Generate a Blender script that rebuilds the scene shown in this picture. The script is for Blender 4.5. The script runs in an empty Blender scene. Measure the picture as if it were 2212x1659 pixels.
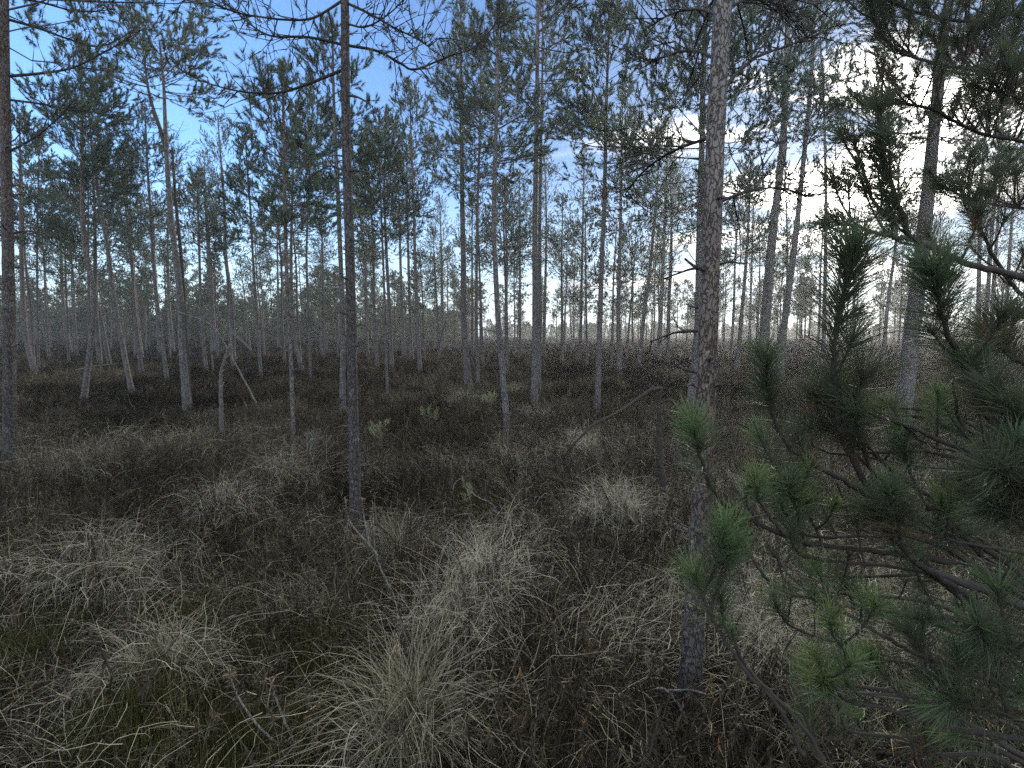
import bpy, math
import numpy as np
from mathutils import Vector

# ------------------------------------------------------------------ camera, light, sky
R = math.radians
SC = bpy.context.scene
COL = SC.collection
PW, PH, PF = 2212.0, 1659.0, 1100.0            # measuring frame used for the photograph
HORIZON = 718.0
PITCH = math.atan((PH / 2 - HORIZON) / PF)
CAMZ = 1.5
SUN_AZ, SUN_EL = R(30.0), R(19.5)               # azimuth to the right of +Y

cam = bpy.data.cameras.new('camera')
cam.sensor_width = 36.0
cam.lens = 36.0 * PF / PW
cam.clip_start = 0.02
cam.clip_end = 2000
camo = bpy.data.objects.new('camera', cam)
COL.objects.link(camo)
camo.location = (0, 0, CAMZ)
camo.rotation_euler = (math.pi / 2 - PITCH, 0, 0)
SC.camera = camo

SC.view_settings.view_transform = 'Standard'
SC.view_settings.look = 'None'
SC.view_settings.gamma = 1.0
SC.view_settings.exposure = 1.2
cy = SC.cycles
cy.max_bounces = 5
cy.diffuse_bounces = 3
cy.glossy_bounces = 2
cy.transmission_bounces = 3
cy.volume_bounces = 0
cy.transparent_max_bounces = 4
cy.sample_clamp_direct = 6.0
cy.sample_clamp_indirect = 2.0
cy.caustics_reflective = False
cy.caustics_refractive = False
cy.use_denoising = False
try:
    cy.denoiser = 'OPENIMAGEDENOISE'
    cy.denoising_prefilter = 'NONE'
except Exception:
    pass

sun = bpy.data.lights.new('sun', 'SUN')
sun.energy = 2.6
sun.angle = R(5)
sun.color = (1.0, 0.9, 0.76)
suno = bpy.data.objects.new('sun', sun)
COL.objects.link(suno)
SUNDIR = Vector((math.sin(SUN_AZ) * math.cos(SUN_EL), math.cos(SUN_AZ) * math.cos(SUN_EL), math.sin(SUN_EL)))
suno.rotation_euler = (-SUNDIR).to_track_quat('-Z', 'Y').to_euler()
suno.location = SUNDIR * 60


class NT:
    """tiny node-tree helper"""
    def __init__(self, tree):
        self.t = tree
        self.n = tree.nodes
        self.l = tree.links

    def new(self, typ, **kw):
        nd = self.n.new(typ)
        for k, v in kw.items():
            setattr(nd, k, v)
        return nd

    def inp(self, nd, key, val):
        if isinstance(val, bpy.types.NodeSocket):
            self.l.new(val, nd.inputs[key])
        else:
            nd.inputs[key].default_value = val

    def math(self, op, a, b=None, clamp=False):
        nd = self.new('ShaderNodeMath', operation=op, use_clamp=clamp)
        self.inp(nd, 0, a)
        if b is not None:
            self.inp(nd, 1, b)
        return nd.outputs[0]

    def mix(self, f, a, b):
        nd = self.new('ShaderNodeMix', data_type='RGBA')
        self.inp(nd, 0, f)
        self.inp(nd, 6, a if isinstance(a, bpy.types.NodeSocket) else (*a, 1))
        self.inp(nd, 7, b if isinstance(b, bpy.types.NodeSocket) else (*b, 1))
        return nd.outputs[2]

    def ramp(self, f, stops):
        nd = self.new('ShaderNodeValToRGB')
        cr = nd.color_ramp
        while len(cr.elements) < len(stops):
            cr.elements.new(0.5)
        for e, (p, c) in zip(cr.elements, stops):
            e.position = p
            e.color = (*c, 1) if len(c) == 3 else c
        self.inp(nd, 0, f)
        return nd.outputs[0]

    def noise(self, vec, scale, detail=4.0, rough=0.55, dist=0.0):
        nd = self.new('ShaderNodeTexNoise')
        if vec is not None:
            self.l.new(vec, nd.inputs['Vector'])
        nd.inputs['Scale'].default_value = scale
        nd.inputs['Detail'].default_value = detail
        nd.inputs['Roughness'].default_value = rough
        nd.inputs['Distortion'].default_value = dist
        return nd.outputs[0]

    def maprange(self, v, a, b, c=0.0, d=1.0):
        nd = self.new('ShaderNodeMapRange', interpolation_type='SMOOTHSTEP')
        self.inp(nd, 0, v)
        for i, x in enumerate((a, b, c, d)):
            nd.inputs[i + 1].default_value = x
        return nd.outputs[0]


world = bpy.data.worlds.new('World')
SC.world = world
world.use_nodes = True
wt = NT(world.node_tree)
wt.n.clear()
sky = wt.new('ShaderNodeTexSky', sky_type='NISHITA')
sky.sun_disc = False
sky.sun_elevation = SUN_EL
sky.sun_rotation = SUN_AZ
sky.altitude = 100
sky.air_density = 1.0
sky.dust_density = 0.25
sky.ozone_density = 4.0
tc = wt.new('ShaderNodeTexCoord')
sep = wt.new('ShaderNodeSeparateXYZ')
wt.l.new(tc.outputs['Generated'], sep.inputs[0])
zz = wt.math('ADD', wt.math('MAXIMUM', sep.outputs[2], 0.0), 0.16)
comb = wt.new('ShaderNodeCombineXYZ')
wt.l.new(wt.math('MULTIPLY', wt.math('DIVIDE', sep.outputs[0], zz), 0.62), comb.inputs[0])
wt.l.new(wt.math('DIVIDE', sep.outputs[1], zz), comb.inputs[1])
cn = wt.noise(comb.outputs[0], 1.5, 7.0, 0.6, 0.4)
dotn = wt.new('ShaderNodeVectorMath', operation='DOT_PRODUCT')
wt.l.new(tc.outputs['Generated'], dotn.inputs[0])
dotn.inputs[1].default_value = SUNDIR
sd = wt.math('MAXIMUM', dotn.outputs['Value'], 0.0)
near = wt.math('POWER', sd, 11.0)
tight = wt.math('POWER', sd, 60.0)
# thin clouds thicken towards the sun's side of the sky and towards the horizon
low = wt.maprange(sep.outputs[2], 0.0, 0.42, 1.0, 0.0)
west = wt.maprange(sep.outputs[0], -0.30, 0.10, -0.10, 0.0)          # clear sky on the far side from the sun
cov = wt.math('ADD', wt.math('ADD', cn, west), wt.math('ADD', wt.math('MULTIPLY', near, 0.15), wt.math('MULTIPLY', low, 0.05)))
# bright cloud cover added overhead and behind the camera, unseen, to light the ground
fill_cloud = wt.math('MAXIMUM', wt.maprange(sep.outputs[2], 0.60, 0.80), wt.math('MULTIPLY', wt.maprange(sep.outputs[1], 0.25, -0.5), 0.75))
mask = wt.math('MAXIMUM', wt.maprange(cov, 0.60, 0.76), wt.math('MULTIPLY', fill_cloud, 0.9))
cbri = wt.math('ADD', wt.math('ADD', 3.7, wt.math('MULTIPLY', fill_cloud, 3.2)), wt.math('ADD', wt.math('MULTIPLY', near, 4.0), wt.math('MULTIPLY', tight, 40.0)))
ccol = wt.mix(wt.math('MULTIPLY', near, 0.7, clamp=True), (0.90, 0.95, 1.0), (1.0, 0.89, 0.74))
vm = wt.new('ShaderNodeVectorMath', operation='SCALE')
wt.l.new(ccol, vm.inputs[0])
wt.l.new(cbri, vm.inputs['Scale'])
dim = wt.new('ShaderNodeVectorMath', operation='SCALE')            # thin high veil in front of the sun
wt.l.new(sky.outputs[0], dim.inputs[0])
wide = wt.math('POWER', sd, 4.0)
wt.l.new(wt.math('DIVIDE', 1.12, wt.math('ADD', 1.0, wt.math('MULTIPLY', wide, 2.6))), dim.inputs['Scale'])
veil = wt.maprange(sep.outputs[2], -0.02, 0.30, 0.80, 0.0)          # pale lower sky
hue = wt.new('ShaderNodeVectorMath', operation='MULTIPLY')
wt.l.new(dim.outputs[0], hue.inputs[0])
hue.inputs[1].default_value = (0.90, 1.0, 1.12)
sky2 = wt.mix(veil, hue.outputs[0], (2.75, 3.35, 3.75))
skym = wt.mix(mask, sky2, vm.outputs[0])
bg = wt.new('ShaderNodeBackground')
wt.l.new(skym, bg.inputs[0])
bg.inputs[1].default_value = 0.15
wo = wt.new('ShaderNodeOutputWorld')
wt.l.new(bg.outputs[0], wo.inputs[0])

# ------------------------------------------------------------------ pixel helpers
CP, SP = math.cos(PITCH), math.sin(PITCH)


def ray(px, py):
    a, b = (px - PW / 2) / PF, (PH / 2 - py) / PF
    return np.array([a, CP + b * SP, -SP + b * CP])


def at(px, py, Y):
    """the point seen at (px, py) that stands Y metres in front of the camera"""
    d = ray(px, py)
    return np.array([0, 0, CAMZ]) + d * (Y / d[1])


def ground_at(px, py, z=0.15):
    d = ray(px, py)
    return np.array([0, 0, CAMZ]) + d * ((z - CAMZ) / d[2])


def pix(p):
    v = np.asarray(p, float) - np.array([0, 0, CAMZ])
    f = v[1] * CP - v[2] * SP
    u = v[1] * SP + v[2] * CP
    return PW / 2 + PF * v[0] / f, PH / 2 - PF * u / f


# ------------------------------------------------------------------ noise and ground height
def _hash(ix, iy, seed):
    h = (ix.astype(np.int64) * 374761393 + iy.astype(np.int64) * 668265263 + seed * 1442695041) & 0x7fffffff
    h = ((h ^ (h >> 13)) * 1274126177) & 0x7fffffff
    return ((h ^ (h >> 16)) & 0xffff) / 65535.0


def vnoise(x, y, seed=0):
    x = np.asarray(x, float); y = np.asarray(y, float)
    ix, iy = np.floor(x), np.floor(y)
    fx, fy = x - ix, y - iy
    fx = fx * fx * (3 - 2 * fx); fy = fy * fy * (3 - 2 * fy)
    a, b = _hash(ix, iy, seed), _hash(ix + 1, iy, seed)
    c, d = _hash(ix, iy + 1, seed), _hash(ix + 1, iy + 1, seed)
    return (a * (1 - fx) + b * fx) * (1 - fy) + (c * (1 - fx) + d * fx) * fy


def fbm(x, y, seed=0, o=3):
    s, a, t = 0, 1.0, 0
    for i in range(o):
        s = s + a * vnoise(x * 2 ** i + 17.3 * i, y * 2 ** i - 9.1 * i, seed + i)
        t += a
        a *= 0.5
    return s / t


# raised tussocks seen in the photograph: px, py, radius (m), height (m)
MOUNDS = [(1020, 895, 0.75, 0.28), (890, 1560, 0.26, 0.10), (490, 1130, 0.40, 0.16), (1275, 985, 0.45, 0.18),
          (165, 1035, 0.45, 0.16), (690, 1010, 0.5, 0.14), (1330, 1110, 0.35, 0.16), (560, 1060, 0.4, 0.12),
          (1050, 1290, 0.35, 0.12), (330, 1440, 0.3, 0.10), (230, 1260, 0.4, 0.14), (1140, 900, 0.5, 0.12),
          (860, 1190, 0.3, 0.12)]
MOUND_W = [(ground_at(a, b, 0.1)[:2], r, h) for a, b, r, h in MOUNDS]


def gz(x, y):
    x = np.asarray(x, float); y = np.asarray(y, float)
    z = 0.22 * (fbm(x / 1.3, y / 1.3, 3, 3) - 0.5) + 0.10 * (vnoise(x / 5, y / 5, 8) - 0.5)
    for (c, r, h) in MOUND_W:
        z = z + h * np.exp(-((x - c[0]) ** 2 + (y - c[1]) ** 2) / (r * r))
    return z


# ------------------------------------------------------------------ mesh building with numpy
class Geo:
    def __init__(self):
        self.v, self.f, self.m, self.t, self.n = [], [], [], [], 0

    def add(self, v, f, mat=0, tint=0.5):
        v = np.asarray(v, np.float32).reshape(-1, 3)
        f = np.asarray(f, np.int32).reshape(-1, 3)
        if len(v) == 0 or len(f) == 0:
            return
        self.v.append(v)
        self.f.append(f + self.n)
        self.m.append(np.full(len(f), mat, np.int32))
        t = np.asarray(tint, np.float32)
        self.t.append(np.full(len(v), t, np.float32) if t.ndim == 0 else t.reshape(-1))
        self.n += len(v)

    def build(self, name, mats, parent=None, origin=(0, 0, 0), smooth=True):
        me = bpy.data.meshes.new(name)
        v = np.concatenate(self.v) - np.asarray(origin, np.float32)
        f = np.concatenate(self.f)
        me.vertices.add(len(v)); me.vertices.foreach_set('co', v.astype(np.float32).ravel())
        me.loops.add(len(f) * 3); me.loops.foreach_set('vertex_index', f.ravel().astype(np.int32))
        me.polygons.add(len(f))
        me.polygons.foreach_set('loop_start', np.arange(0, len(f) * 3, 3, dtype=np.int32))
        me.polygons.foreach_set('material_index', np.concatenate(self.m))
        me.polygons.foreach_set('use_smooth', np.full(len(f), smooth))
        at_ = me.attributes.new('tint', 'FLOAT', 'POINT')
        at_.data.foreach_set('value', np.concatenate(self.t))
        for m in mats:
            me.materials.append(m)
        me.update(calc_edges=True)
        o = bpy.data.objects.new(name, me)
        COL.objects.link(o)
        if parent is not None:
            o.parent = parent
        return o


def tube(g, pts, rad, sides=7, mat=0, tint=0.5, lump=0.0, rng=None, tints=None):
    pts = np.asarray(pts, float)
    n = len(pts)
    rad = np.broadcast_to(np.asarray(rad, float), (n,))
    tan = np.gradient(pts, axis=0)
    tan /= np.linalg.norm(tan, axis=1)[:, None] + 1e-9
    ref = np.array([1.0, 0.13, 0.07]) if abs(tan[0][0]) < 0.8 else np.array([0.0, 1.0, 0.1])
    rings = []
    u = ref
    ang = np.arange(sides) * 2 * math.pi / sides
    for i in range(n):
        u = u - tan[i] * np.dot(u, tan[i])
        u = u / (np.linalg.norm(u) + 1e-9)
        w = np.cross(tan[i], u)
        rr = np.full(sides, rad[i])
        if lump and rng is not None:
            rr = rr * (1 + lump * rng.uniform(-1, 1, sides))
        rings.append(pts[i] + np.cos(ang)[:, None] * u * rr[:, None] + np.sin(ang)[:, None] * w * rr[:, None])
    v = np.concatenate(rings + [pts[-1:] + tan[-1:] * rad[-1]])
    i = np.arange(n - 1)[:, None] * sides
    k = np.arange(sides)[None, :]
    k2 = (k + 1) % sides
    a, b, c, d = i + k, i + k2, i + sides + k2, i + sides + k
    f = np.concatenate([np.stack([a, b, c], -1).reshape(-1, 3), np.stack([a, c, d], -1).reshape(-1, 3)])
    last = (n - 1) * sides
    cap = np.stack([last + k[0], last + k2[0], np.full(sides, n * sides)], -1)
    if tints is not None:
        tint = np.concatenate([np.repeat(np.asarray(tints, float), sides), [tints[-1]]])
    g.add(v, np.concatenate([f, cap]), mat, tint)


def perp(d, rng):
    r = rng.normal(size=d.shape)
    p = r - d * np.sum(r * d, axis=1)[:, None]
    return p / (np.linalg.norm(p, axis=1)[:, None] + 1e-9)


def unit(v):
    return v / (np.linalg.norm(v, axis=-1, keepdims=True) + 1e-9)


def spikes(g, base, tip, r, rng, mat=0, tint=0.5):
    """three-sided tapering twigs"""
    n = len(base)
    if n == 0:
        return
    r = np.broadcast_to(np.asarray(r, float), (n,))
    d = unit(tip - base)
    p = perp(d, rng)
    q = np.cross(d, p)
    vs = []
    for k in range(3):
        a = k * 2 * math.pi / 3
        vs.append(base + (p * math.cos(a) + q * math.sin(a)) * r[:, None])
    v = np.stack(vs + [tip], 1).reshape(-1, 3)
    i = np.arange(n)[:, None] * 4
    f = np.stack([i + np.array([0, 1, 3]), i + np.array([1, 2, 3]), i + np.array([2, 0, 3])], 1).reshape(-1, 3)
    g.add(v, f, mat, np.repeat(tint, 4) if np.ndim(tint) else tint)


def blades(g, base, tip, w, rng, mat=0, tint=0.5, bend=None):
    """needles or blades: one triangle each, or three when bent"""
    n = len(base)
    if n == 0:
        return
    d = unit(tip - base)
    s = perp(d, rng) * (np.broadcast_to(np.asarray(w, float), (n,)) * 0.5)[:, None]
    if bend is None:
        v = np.stack([base - s, base + s, tip], 1).reshape(-1, 3)
        f = np.arange(n * 3).reshape(-1, 3)
        g.add(v, f, mat, np.repeat(tint, 3) if np.ndim(tint) else tint)
    else:
        mid = (base + tip) * 0.5 + bend
        v = np.stack([base - s, base + s, mid - s, mid + s, tip], 1).reshape(-1, 3)
        i = np.arange(n)[:, None] * 5
        f = np.stack([i + np.array([0, 1, 3]), i + np.array([0, 3, 2]), i + np.array([2, 3, 4])], 1).reshape(-1, 3)
        g.add(v, f, mat, np.repeat(tint, 5) if np.ndim(tint) else tint)


def needles(g, b, d, L, k, rng, nl=0.05, nw=0.006, mat=1, th=(25, 62), tint=None, bent=False):
    """bottle-brush needles round every shoot (b, d, L)"""
    n = len(b)
    if n == 0:
        return
    B = np.repeat(b, k, 0); D = np.repeat(d, k, 0); LL = np.repeat(np.broadcast_to(L, (n,)), k)
    s = rng.uniform(0.05, 1.0, n * k)
    base = B + D * (LL * s)[:, None]
    a = np.radians(rng.uniform(th[0], th[1], n * k)) * (1.15 - 0.6 * s)
    nd = D * np.cos(a)[:, None] + perp(D, rng) * np.sin(a)[:, None]
    ln = nl * rng.uniform(0.7, 1.15, n * k)
    tn = np.repeat(rng.uniform(0, 1, n) if tint is None else np.broadcast_to(tint, (n,)), k)
    tn = np.clip(tn + rng.uniform(-0.12, 0.12, n * k), 0, 1)
    tip = base + nd * ln[:, None]
    bend = (np.array([0, 0, -0.06]) * ln[:, None] + rng.normal(0, 0.05, (n * k, 3)) * ln[:, None]) if bent else None
    blades(g, base, tip, nw, rng, mat, tn, bend)


def polyline(pts, n, even=True):
    """smooth resample of a few points (Catmull-Rom)"""
    p = np.asarray(pts, float)
    if len(p) == 2:
        return p[0] + (p[1] - p[0]) * np.linspace(0, 1, n)[:, None]
    q = np.vstack([2 * p[0] - p[1], p, 2 * p[-1] - p[-2]])
    t = np.linspace(0, len(p) - 1 - 1e-6, n)
    i = t.astype(int)
    f = (t - i)[:, None]
    a, b, c, d = q[i], q[i + 1], q[i + 2], q[i + 3]
    r = 0.5 * ((2 * b) + (c - a) * f + (2 * a - 5 * b + 4 * c - d) * f ** 2 + (3 * b - a - 3 * c + d) * f ** 3)
    if even:                                            # equal steps of length
        L = np.concatenate([[0], np.cumsum(np.linalg.norm(np.diff(r, axis=0), axis=1))])
        t2 = np.linspace(0, L[-1], n)
        r = np.stack([np.interp(t2, L, r[:, k]) for k in range(3)], -1)
    return r


def along(poly, s):
    """points and tangents at fractions s of a polyline"""
    n = len(poly) - 1
    x = np.clip(np.asarray(s), 0, 0.9999) * n
    i = x.astype(int)
    f = (x - i)[:, None]
    return poly[i] * (1 - f) + poly[i + 1] * f, unit(poly[i + 1] - poly[i])


# ------------------------------------------------------------------ materials
def material(name):
    m = bpy.data.materials.new(name)
    m.use_nodes = True
    t = NT(m.node_tree)
    t.n.clear()
    out = t.new('ShaderNodeOutputMaterial')
    return m, t, out


def attr(t):
    return t.new('ShaderNodeAttribute', attribute_name='tint').outputs['Fac']


def principled(t, col, rough=0.8, spec=0.2, normal=None):
    p = t.new('ShaderNodeBsdfPrincipled')
    t.inp(p, 'Base Color', col if isinstance(col, bpy.types.NodeSocket) else (*col, 1))
    p.inputs['Roughness'].default_value = rough
    p.inputs['Specular IOR Level'].default_value = spec
    if normal is not None:
        t.l.new(normal, p.inputs['Normal'])
    return p


def mat_bark(name, scale=1.0, low=(0.122, 0.116, 0.113), high=(0.19, 0.135, 0.10), lichen=0.3, bump=0.014, mid=None):
    m, t, out = material(name)
    co = t.new('ShaderNodeTexCoord').outputs['Object']
    mp = t.new('ShaderNodeMapping')
    t.l.new(co, mp.inputs[0])
    mp.inputs['Scale'].default_value = (1, 1, 0.42)
    nz = t.noise(mp.outputs[0], 9 * scale, 5, 0.6)
    vo = t.new('ShaderNodeTexVoronoi', feature='DISTANCE_TO_EDGE')
    ad = t.new('ShaderNodeVectorMath', operation='ADD')
    sc = t.new('ShaderNodeVectorMath', operation='SCALE')
    nc = t.new('ShaderNodeTexNoise')
    t.l.new(mp.outputs[0], nc.inputs['Vector'])
    nc.inputs['Scale'].default_value = 30 * scale
    nc.inputs['Detail'].default_value = 5
    t.l.new(nc.outputs['Color'], sc.inputs[0])
    sc.inputs['Scale'].default_value = 0.075 / scale
    t.l.new(mp.outputs[0], ad.inputs[0])
    t.l.new(sc.outputs[0], ad.inputs[1])
    t.l.new(ad.outputs[0], vo.inputs['Vector'])
    vo.inputs['Scale'].default_value = 38 * scale
    edge = t.maprange(vo.outputs['Distance'], 0.0, 0.13)
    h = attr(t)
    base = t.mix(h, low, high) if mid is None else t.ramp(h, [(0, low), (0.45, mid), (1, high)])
    base = t.mix(t.math('MULTIPLY', t.maprange(nz, 0.35, 0.7), 0.55), base, tuple(c * 1.75 for c in low))
    pale = t.noise(co, 6.5 * scale, 5, 0.65)
    base = t.mix(t.math('MULTIPLY', t.maprange(pale, 0.56, 0.70), lichen), base, (0.27, 0.27, 0.25))
    base = t.mix(t.math('ADD', t.math('MULTIPLY', edge, 0.5), 0.5), (0.04, 0.032, 0.027), base)
    bp = t.new('ShaderNodeBump')
    bp.inputs['Strength'].default_value = 1.0
    bp.inputs['Distance'].default_value = bump
    t.l.new(t.math('ADD', edge, t.math('MULTIPLY', nz, 0.8)), bp.inputs['Height'])
    p = principled(t, base, 0.9, 0.15, bp.outputs[0])
    t.l.new(p.outputs[0], out.inputs[0])
    return m


def mat_leaf(name, stops, rough=0.55, spec=0.3, trans=0.25):
    m, t, out = material(name)
    col = t.ramp(attr(t), stops)
    p = principled(t, col, rough, spec)
    tr = t.new('ShaderNodeBsdfTranslucent')
    t.l.new(col, tr.inputs[0])
    mx = t.new('ShaderNodeMixShader')
    mx.inputs[0].default_value = trans
    t.l.new(p.outputs[0], mx.inputs[1])
    t.l.new(tr.outputs[0], mx.inputs[2])
    t.l.new(mx.outputs[0], out.inputs[0])
    return m


M_BARK = mat_bark('pine_bark')
M_BARK_NEAR = mat_bark('scaly_pine_bark', 1.6, (0.068, 0.063, 0.062), (0.20, 0.184, 0.172), 0.4, 0.013, (0.155, 0.112, 0.090))  # dark low stop paints the young pine's shade on trunk feet; upper stops are bark
M_TWIG = mat_leaf('twig_bark', [(0, (0.055, 0.045, 0.04)), (1, (0.11, 0.095, 0.085))], 0.9, 0.1, 0.0)
M_GREYWOOD = mat_bark('weathered_dead_wood', 1.2, (0.11, 0.103, 0.096), (0.18, 0.17, 0.155), 0.6, 0.004)
M_NEEDLE = mat_leaf('pine_needles', [(0, (0.056, 0.074, 0.058)), (0.6, (0.082, 0.108, 0.074)), (1, (0.115, 0.14, 0.075))], 0.45, 0.4, 0.38)
M_NEEDLE_NEAR = mat_leaf('young_pine_needles', [(0, (0.11, 0.075, 0.040)), (0.05, (0.052, 0.055, 0.036)), (0.4, (0.066, 0.076, 0.044)), (0.65, (0.080, 0.113, 0.058)), (0.85, (0.10, 0.150, 0.062)), (1, (0.14, 0.17, 0.065))], 0.5, 0.14, 0.34)
M_YBARK = mat_leaf('young_pine_bark', [(0, (0.030, 0.025, 0.021)), (0.6, (0.055, 0.047, 0.04)), (1, (0.10, 0.10, 0.075))], 0.85, 0.15, 0.0)
M_NEEDLE_FAR = mat_leaf('far_pine_needles', [(0, (0.070, 0.086, 0.055)), (1, (0.125, 0.14, 0.075))], 0.5, 0.3, 0.38)
M_SEEDLING = mat_leaf('seedling_needles', [(0, (0.13, 0.15, 0.06)), (1, (0.26, 0.27, 0.13))], 0.5, 0.3, 0.3)
M_GRASS = mat_leaf('dry_grass', [(0, (0.024, 0.022, 0.014)), (0.4, (0.085, 0.079, 0.05)), (0.7, (0.22, 0.198, 0.134)), (0.9, (0.43, 0.39, 0.275)), (1, (0.14, 0.16, 0.05))], 0.6, 0.3, 0.25)
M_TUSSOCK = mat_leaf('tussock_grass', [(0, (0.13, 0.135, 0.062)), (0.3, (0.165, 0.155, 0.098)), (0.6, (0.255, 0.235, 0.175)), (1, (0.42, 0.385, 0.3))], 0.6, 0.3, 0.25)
M_HEATH = mat_leaf('heather_sprigs', [(0, (0.009, 0.0078, 0.005)), (0.5, (0.028, 0.0235, 0.0155)), (0.8, (0.082, 0.066, 0.043)), (1, (0.16, 0.14, 0.095))], 0.8, 0.06, 0.15)
M_LEDUM = mat_leaf('marsh_shrub_leaves', [(0, (0.020, 0.016, 0.010)), (0.7, (0.050, 0.038, 0.022)), (0.93, (0.09, 0.066, 0.034)), (1, (0.24, 0.115, 0.04))], 0.6, 0.3, 0.15)
M_MOSS = mat_leaf('bog_moss', [(0, (0.03, 0.032, 0.010)), (1, (0.085, 0.088, 0.024))], 0.8, 0.1, 0.2)

mg, t, out = material('bog_soil')
co = t.new('ShaderNodeTexCoord').outputs['Object']
n1 = t.noise(co, 0.8, 6, 0.6)
n2 = t.noise(co, 9.0, 6, 0.7)
n3 = t.noise(co, 60.0, 4, 0.7)
c = t.mix(t.maprange(n1, 0.42, 0.62), (0.010, 0.008, 0.006), (0.022, 0.018, 0.013))
c = t.mix(t.math('MULTIPLY', t.maprange(n2, 0.52, 0.70), 0.8), c, (0.034, 0.036, 0.013))
c = t.mix(t.math('MULTIPLY', t.maprange(n3, 0.55, 0.75), 0.7), c, (0.07, 0.06, 0.042))
bp = t.new('ShaderNodeBump')
bp.inputs['Distance'].default_value = 0.05
t.l.new(t.math('ADD', n2, t.math('MULTIPLY', n3, 0.5)), bp.inputs['Height'])
t.l.new(principled(t, c, 0.95, 0.1, bp.outputs[0]).outputs[0], out.inputs[0])

# ------------------------------------------------------------------ object helpers
def tag(o, label, cat, group=None, kind=None):
    if label:
        o['label'] = label
    if cat:
        o['category'] = cat
    if group:
        o['group'] = group
    if kind:
        o['kind'] = kind
    return o


def empty(name, loc, label, cat, group=None):
    o = bpy.data.objects.new(name, None)
    o.empty_display_size = 0.2
    COL.objects.link(o)
    o.location = tuple(float(v) for v in loc)
    return tag(o, label, cat, group)


# ------------------------------------------------------------------ the ground
xs = np.concatenate([-np.geomspace(180, 12.3, 40), np.linspace(-12, 12, 190), np.geomspace(12.3, 180, 40)])
ys = np.concatenate([np.linspace(-12, 16, 200), np.geomspace(16.3, 180, 55)])
X, Y = np.meshgrid(xs, ys)
Z = gz(X, Y)
g = Geo()
nx, ny = len(xs), len(ys)
i = (np.arange(ny - 1)[:, None] * nx + np.arange(nx - 1)[None, :]).ravel()
g.add(np.stack([X, Y, Z], -1).reshape(-1, 3),
      np.concatenate([np.stack([i, i + 1, i + nx + 1], -1), np.stack([i, i + nx + 1, i + nx], -1)]))
tag(g.build('ground', [mg]), None, None, None, 'structure')


# ------------------------------------------------------------------ pines
def grow(g, poly, r0, rng, twig_gap=0.07, s0=0.3, twig_len=0.35, up=0.35, shoot=(0.06, 0.12), k=12, nl=0.05, nw=0.006,
         shoots=3, sides=5, curl=0.0, mats=(0, 1), bare=0.0, maxtw=0.4, bent=False, tint=None, tnt=0.4, r1=0.003):
    """a limb with side twigs and needle shoots"""
    L = float(np.sum(np.linalg.norm(np.diff(poly, axis=0), axis=1)))
    n = len(poly)
    tube(g, poly, np.linspace(r0, r1, n) if r0 > r1 else r1, sides, mats[0], tnt)
    m = max(3, int(L * (1 - s0) / twig_gap))
    s = np.linspace(s0, 0.99, m) + rng.uniform(-0.02, 0.02, m)
    b, tn = along(poly, s)
    d = unit(tn * rng.uniform(0.45, 1.0, (m, 1)) + perp(tn, rng) * rng.uniform(0.5, 0.95, (m, 1)) + np.array([0, 0, up]))
    ln = np.minimum(L * twig_len * (1.1 - 0.75 * s) * rng.uniform(0.5, 1.3, m) + 0.05, maxtw)
    if curl > 0:                                        # twisting twigs of old pines
        ln = np.maximum(ln, min(maxtw, 0.5) * rng.uniform(0.3, 1.0, m))
        cb = b.copy(); cd = d.copy(); seg = 4
        rr = 0.0055
        for q in range(seg):
            cd = unit(cd + rng.normal(0, curl, cd.shape) + np.array([0, 0, 0.10]))
            tip = cb + cd * (ln / seg)[:, None]
            ext = tip + cd * (ln / seg * (0.5 if q < seg - 1 else 0.0))[:, None]
            spikes(g, cb, ext, rr, rng, mats[0], tnt)
            if q in (1, 2):
                kk = rng.uniform(size=m) < 0.55
                ed = unit(cd[kk] + perp(cd[kk], rng) * 1.0 + np.array([0, 0, 0.2]))
                et = tip[kk] + ed * (ln[kk] * rng.uniform(0.2, 0.45, kk.sum()))[:, None]
                spikes(g, tip[kk], et, rr * 0.8, rng, mats[0], tnt)
                kk2 = rng.uniform(size=kk.sum()) > bare
                needles(g, (et - ed * 0.03)[kk2], ed[kk2], 0.05, k, rng, nl, nw, mats[1], (20, 60), tint, bent)
            cb = tip
            rr *= 0.8
        kk = rng.uniform(size=m) > bare
        needles(g, (cb - cd * 0.03)[kk], cd[kk], 0.06, k, rng, nl, nw, mats[1], (20, 60), tint, bent)
        return
    tip = b + d * ln[:, None]
    spikes(g, b, tip, 0.0035, rng, mats[0], tnt)
    for q in range(shoots):
        u = (q + 1) / shoots
        keep = rng.uniform(size=m) > bare
        bb = b + d * (ln * (0.25 + 0.75 * u) - 0.02)[:, None]
        sdv = unit(d + rng.normal(0, 0.45 if q < shoots - 1 else 0.15, d.shape) + np.array([0, 0, up * 0.9]))
        sl = rng.uniform(shoot[0], shoot[1], m)
        bb, sdv, sl = bb[keep], sdv[keep], sl[keep]
        spikes(g, bb, bb + sdv * sl[:, None], 0.0028, rng, mats[0], tnt)
        needles(g, bb, sdv, sl, k, rng, nl, nw, mats[1], (22, 60), tint, bent)


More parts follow.
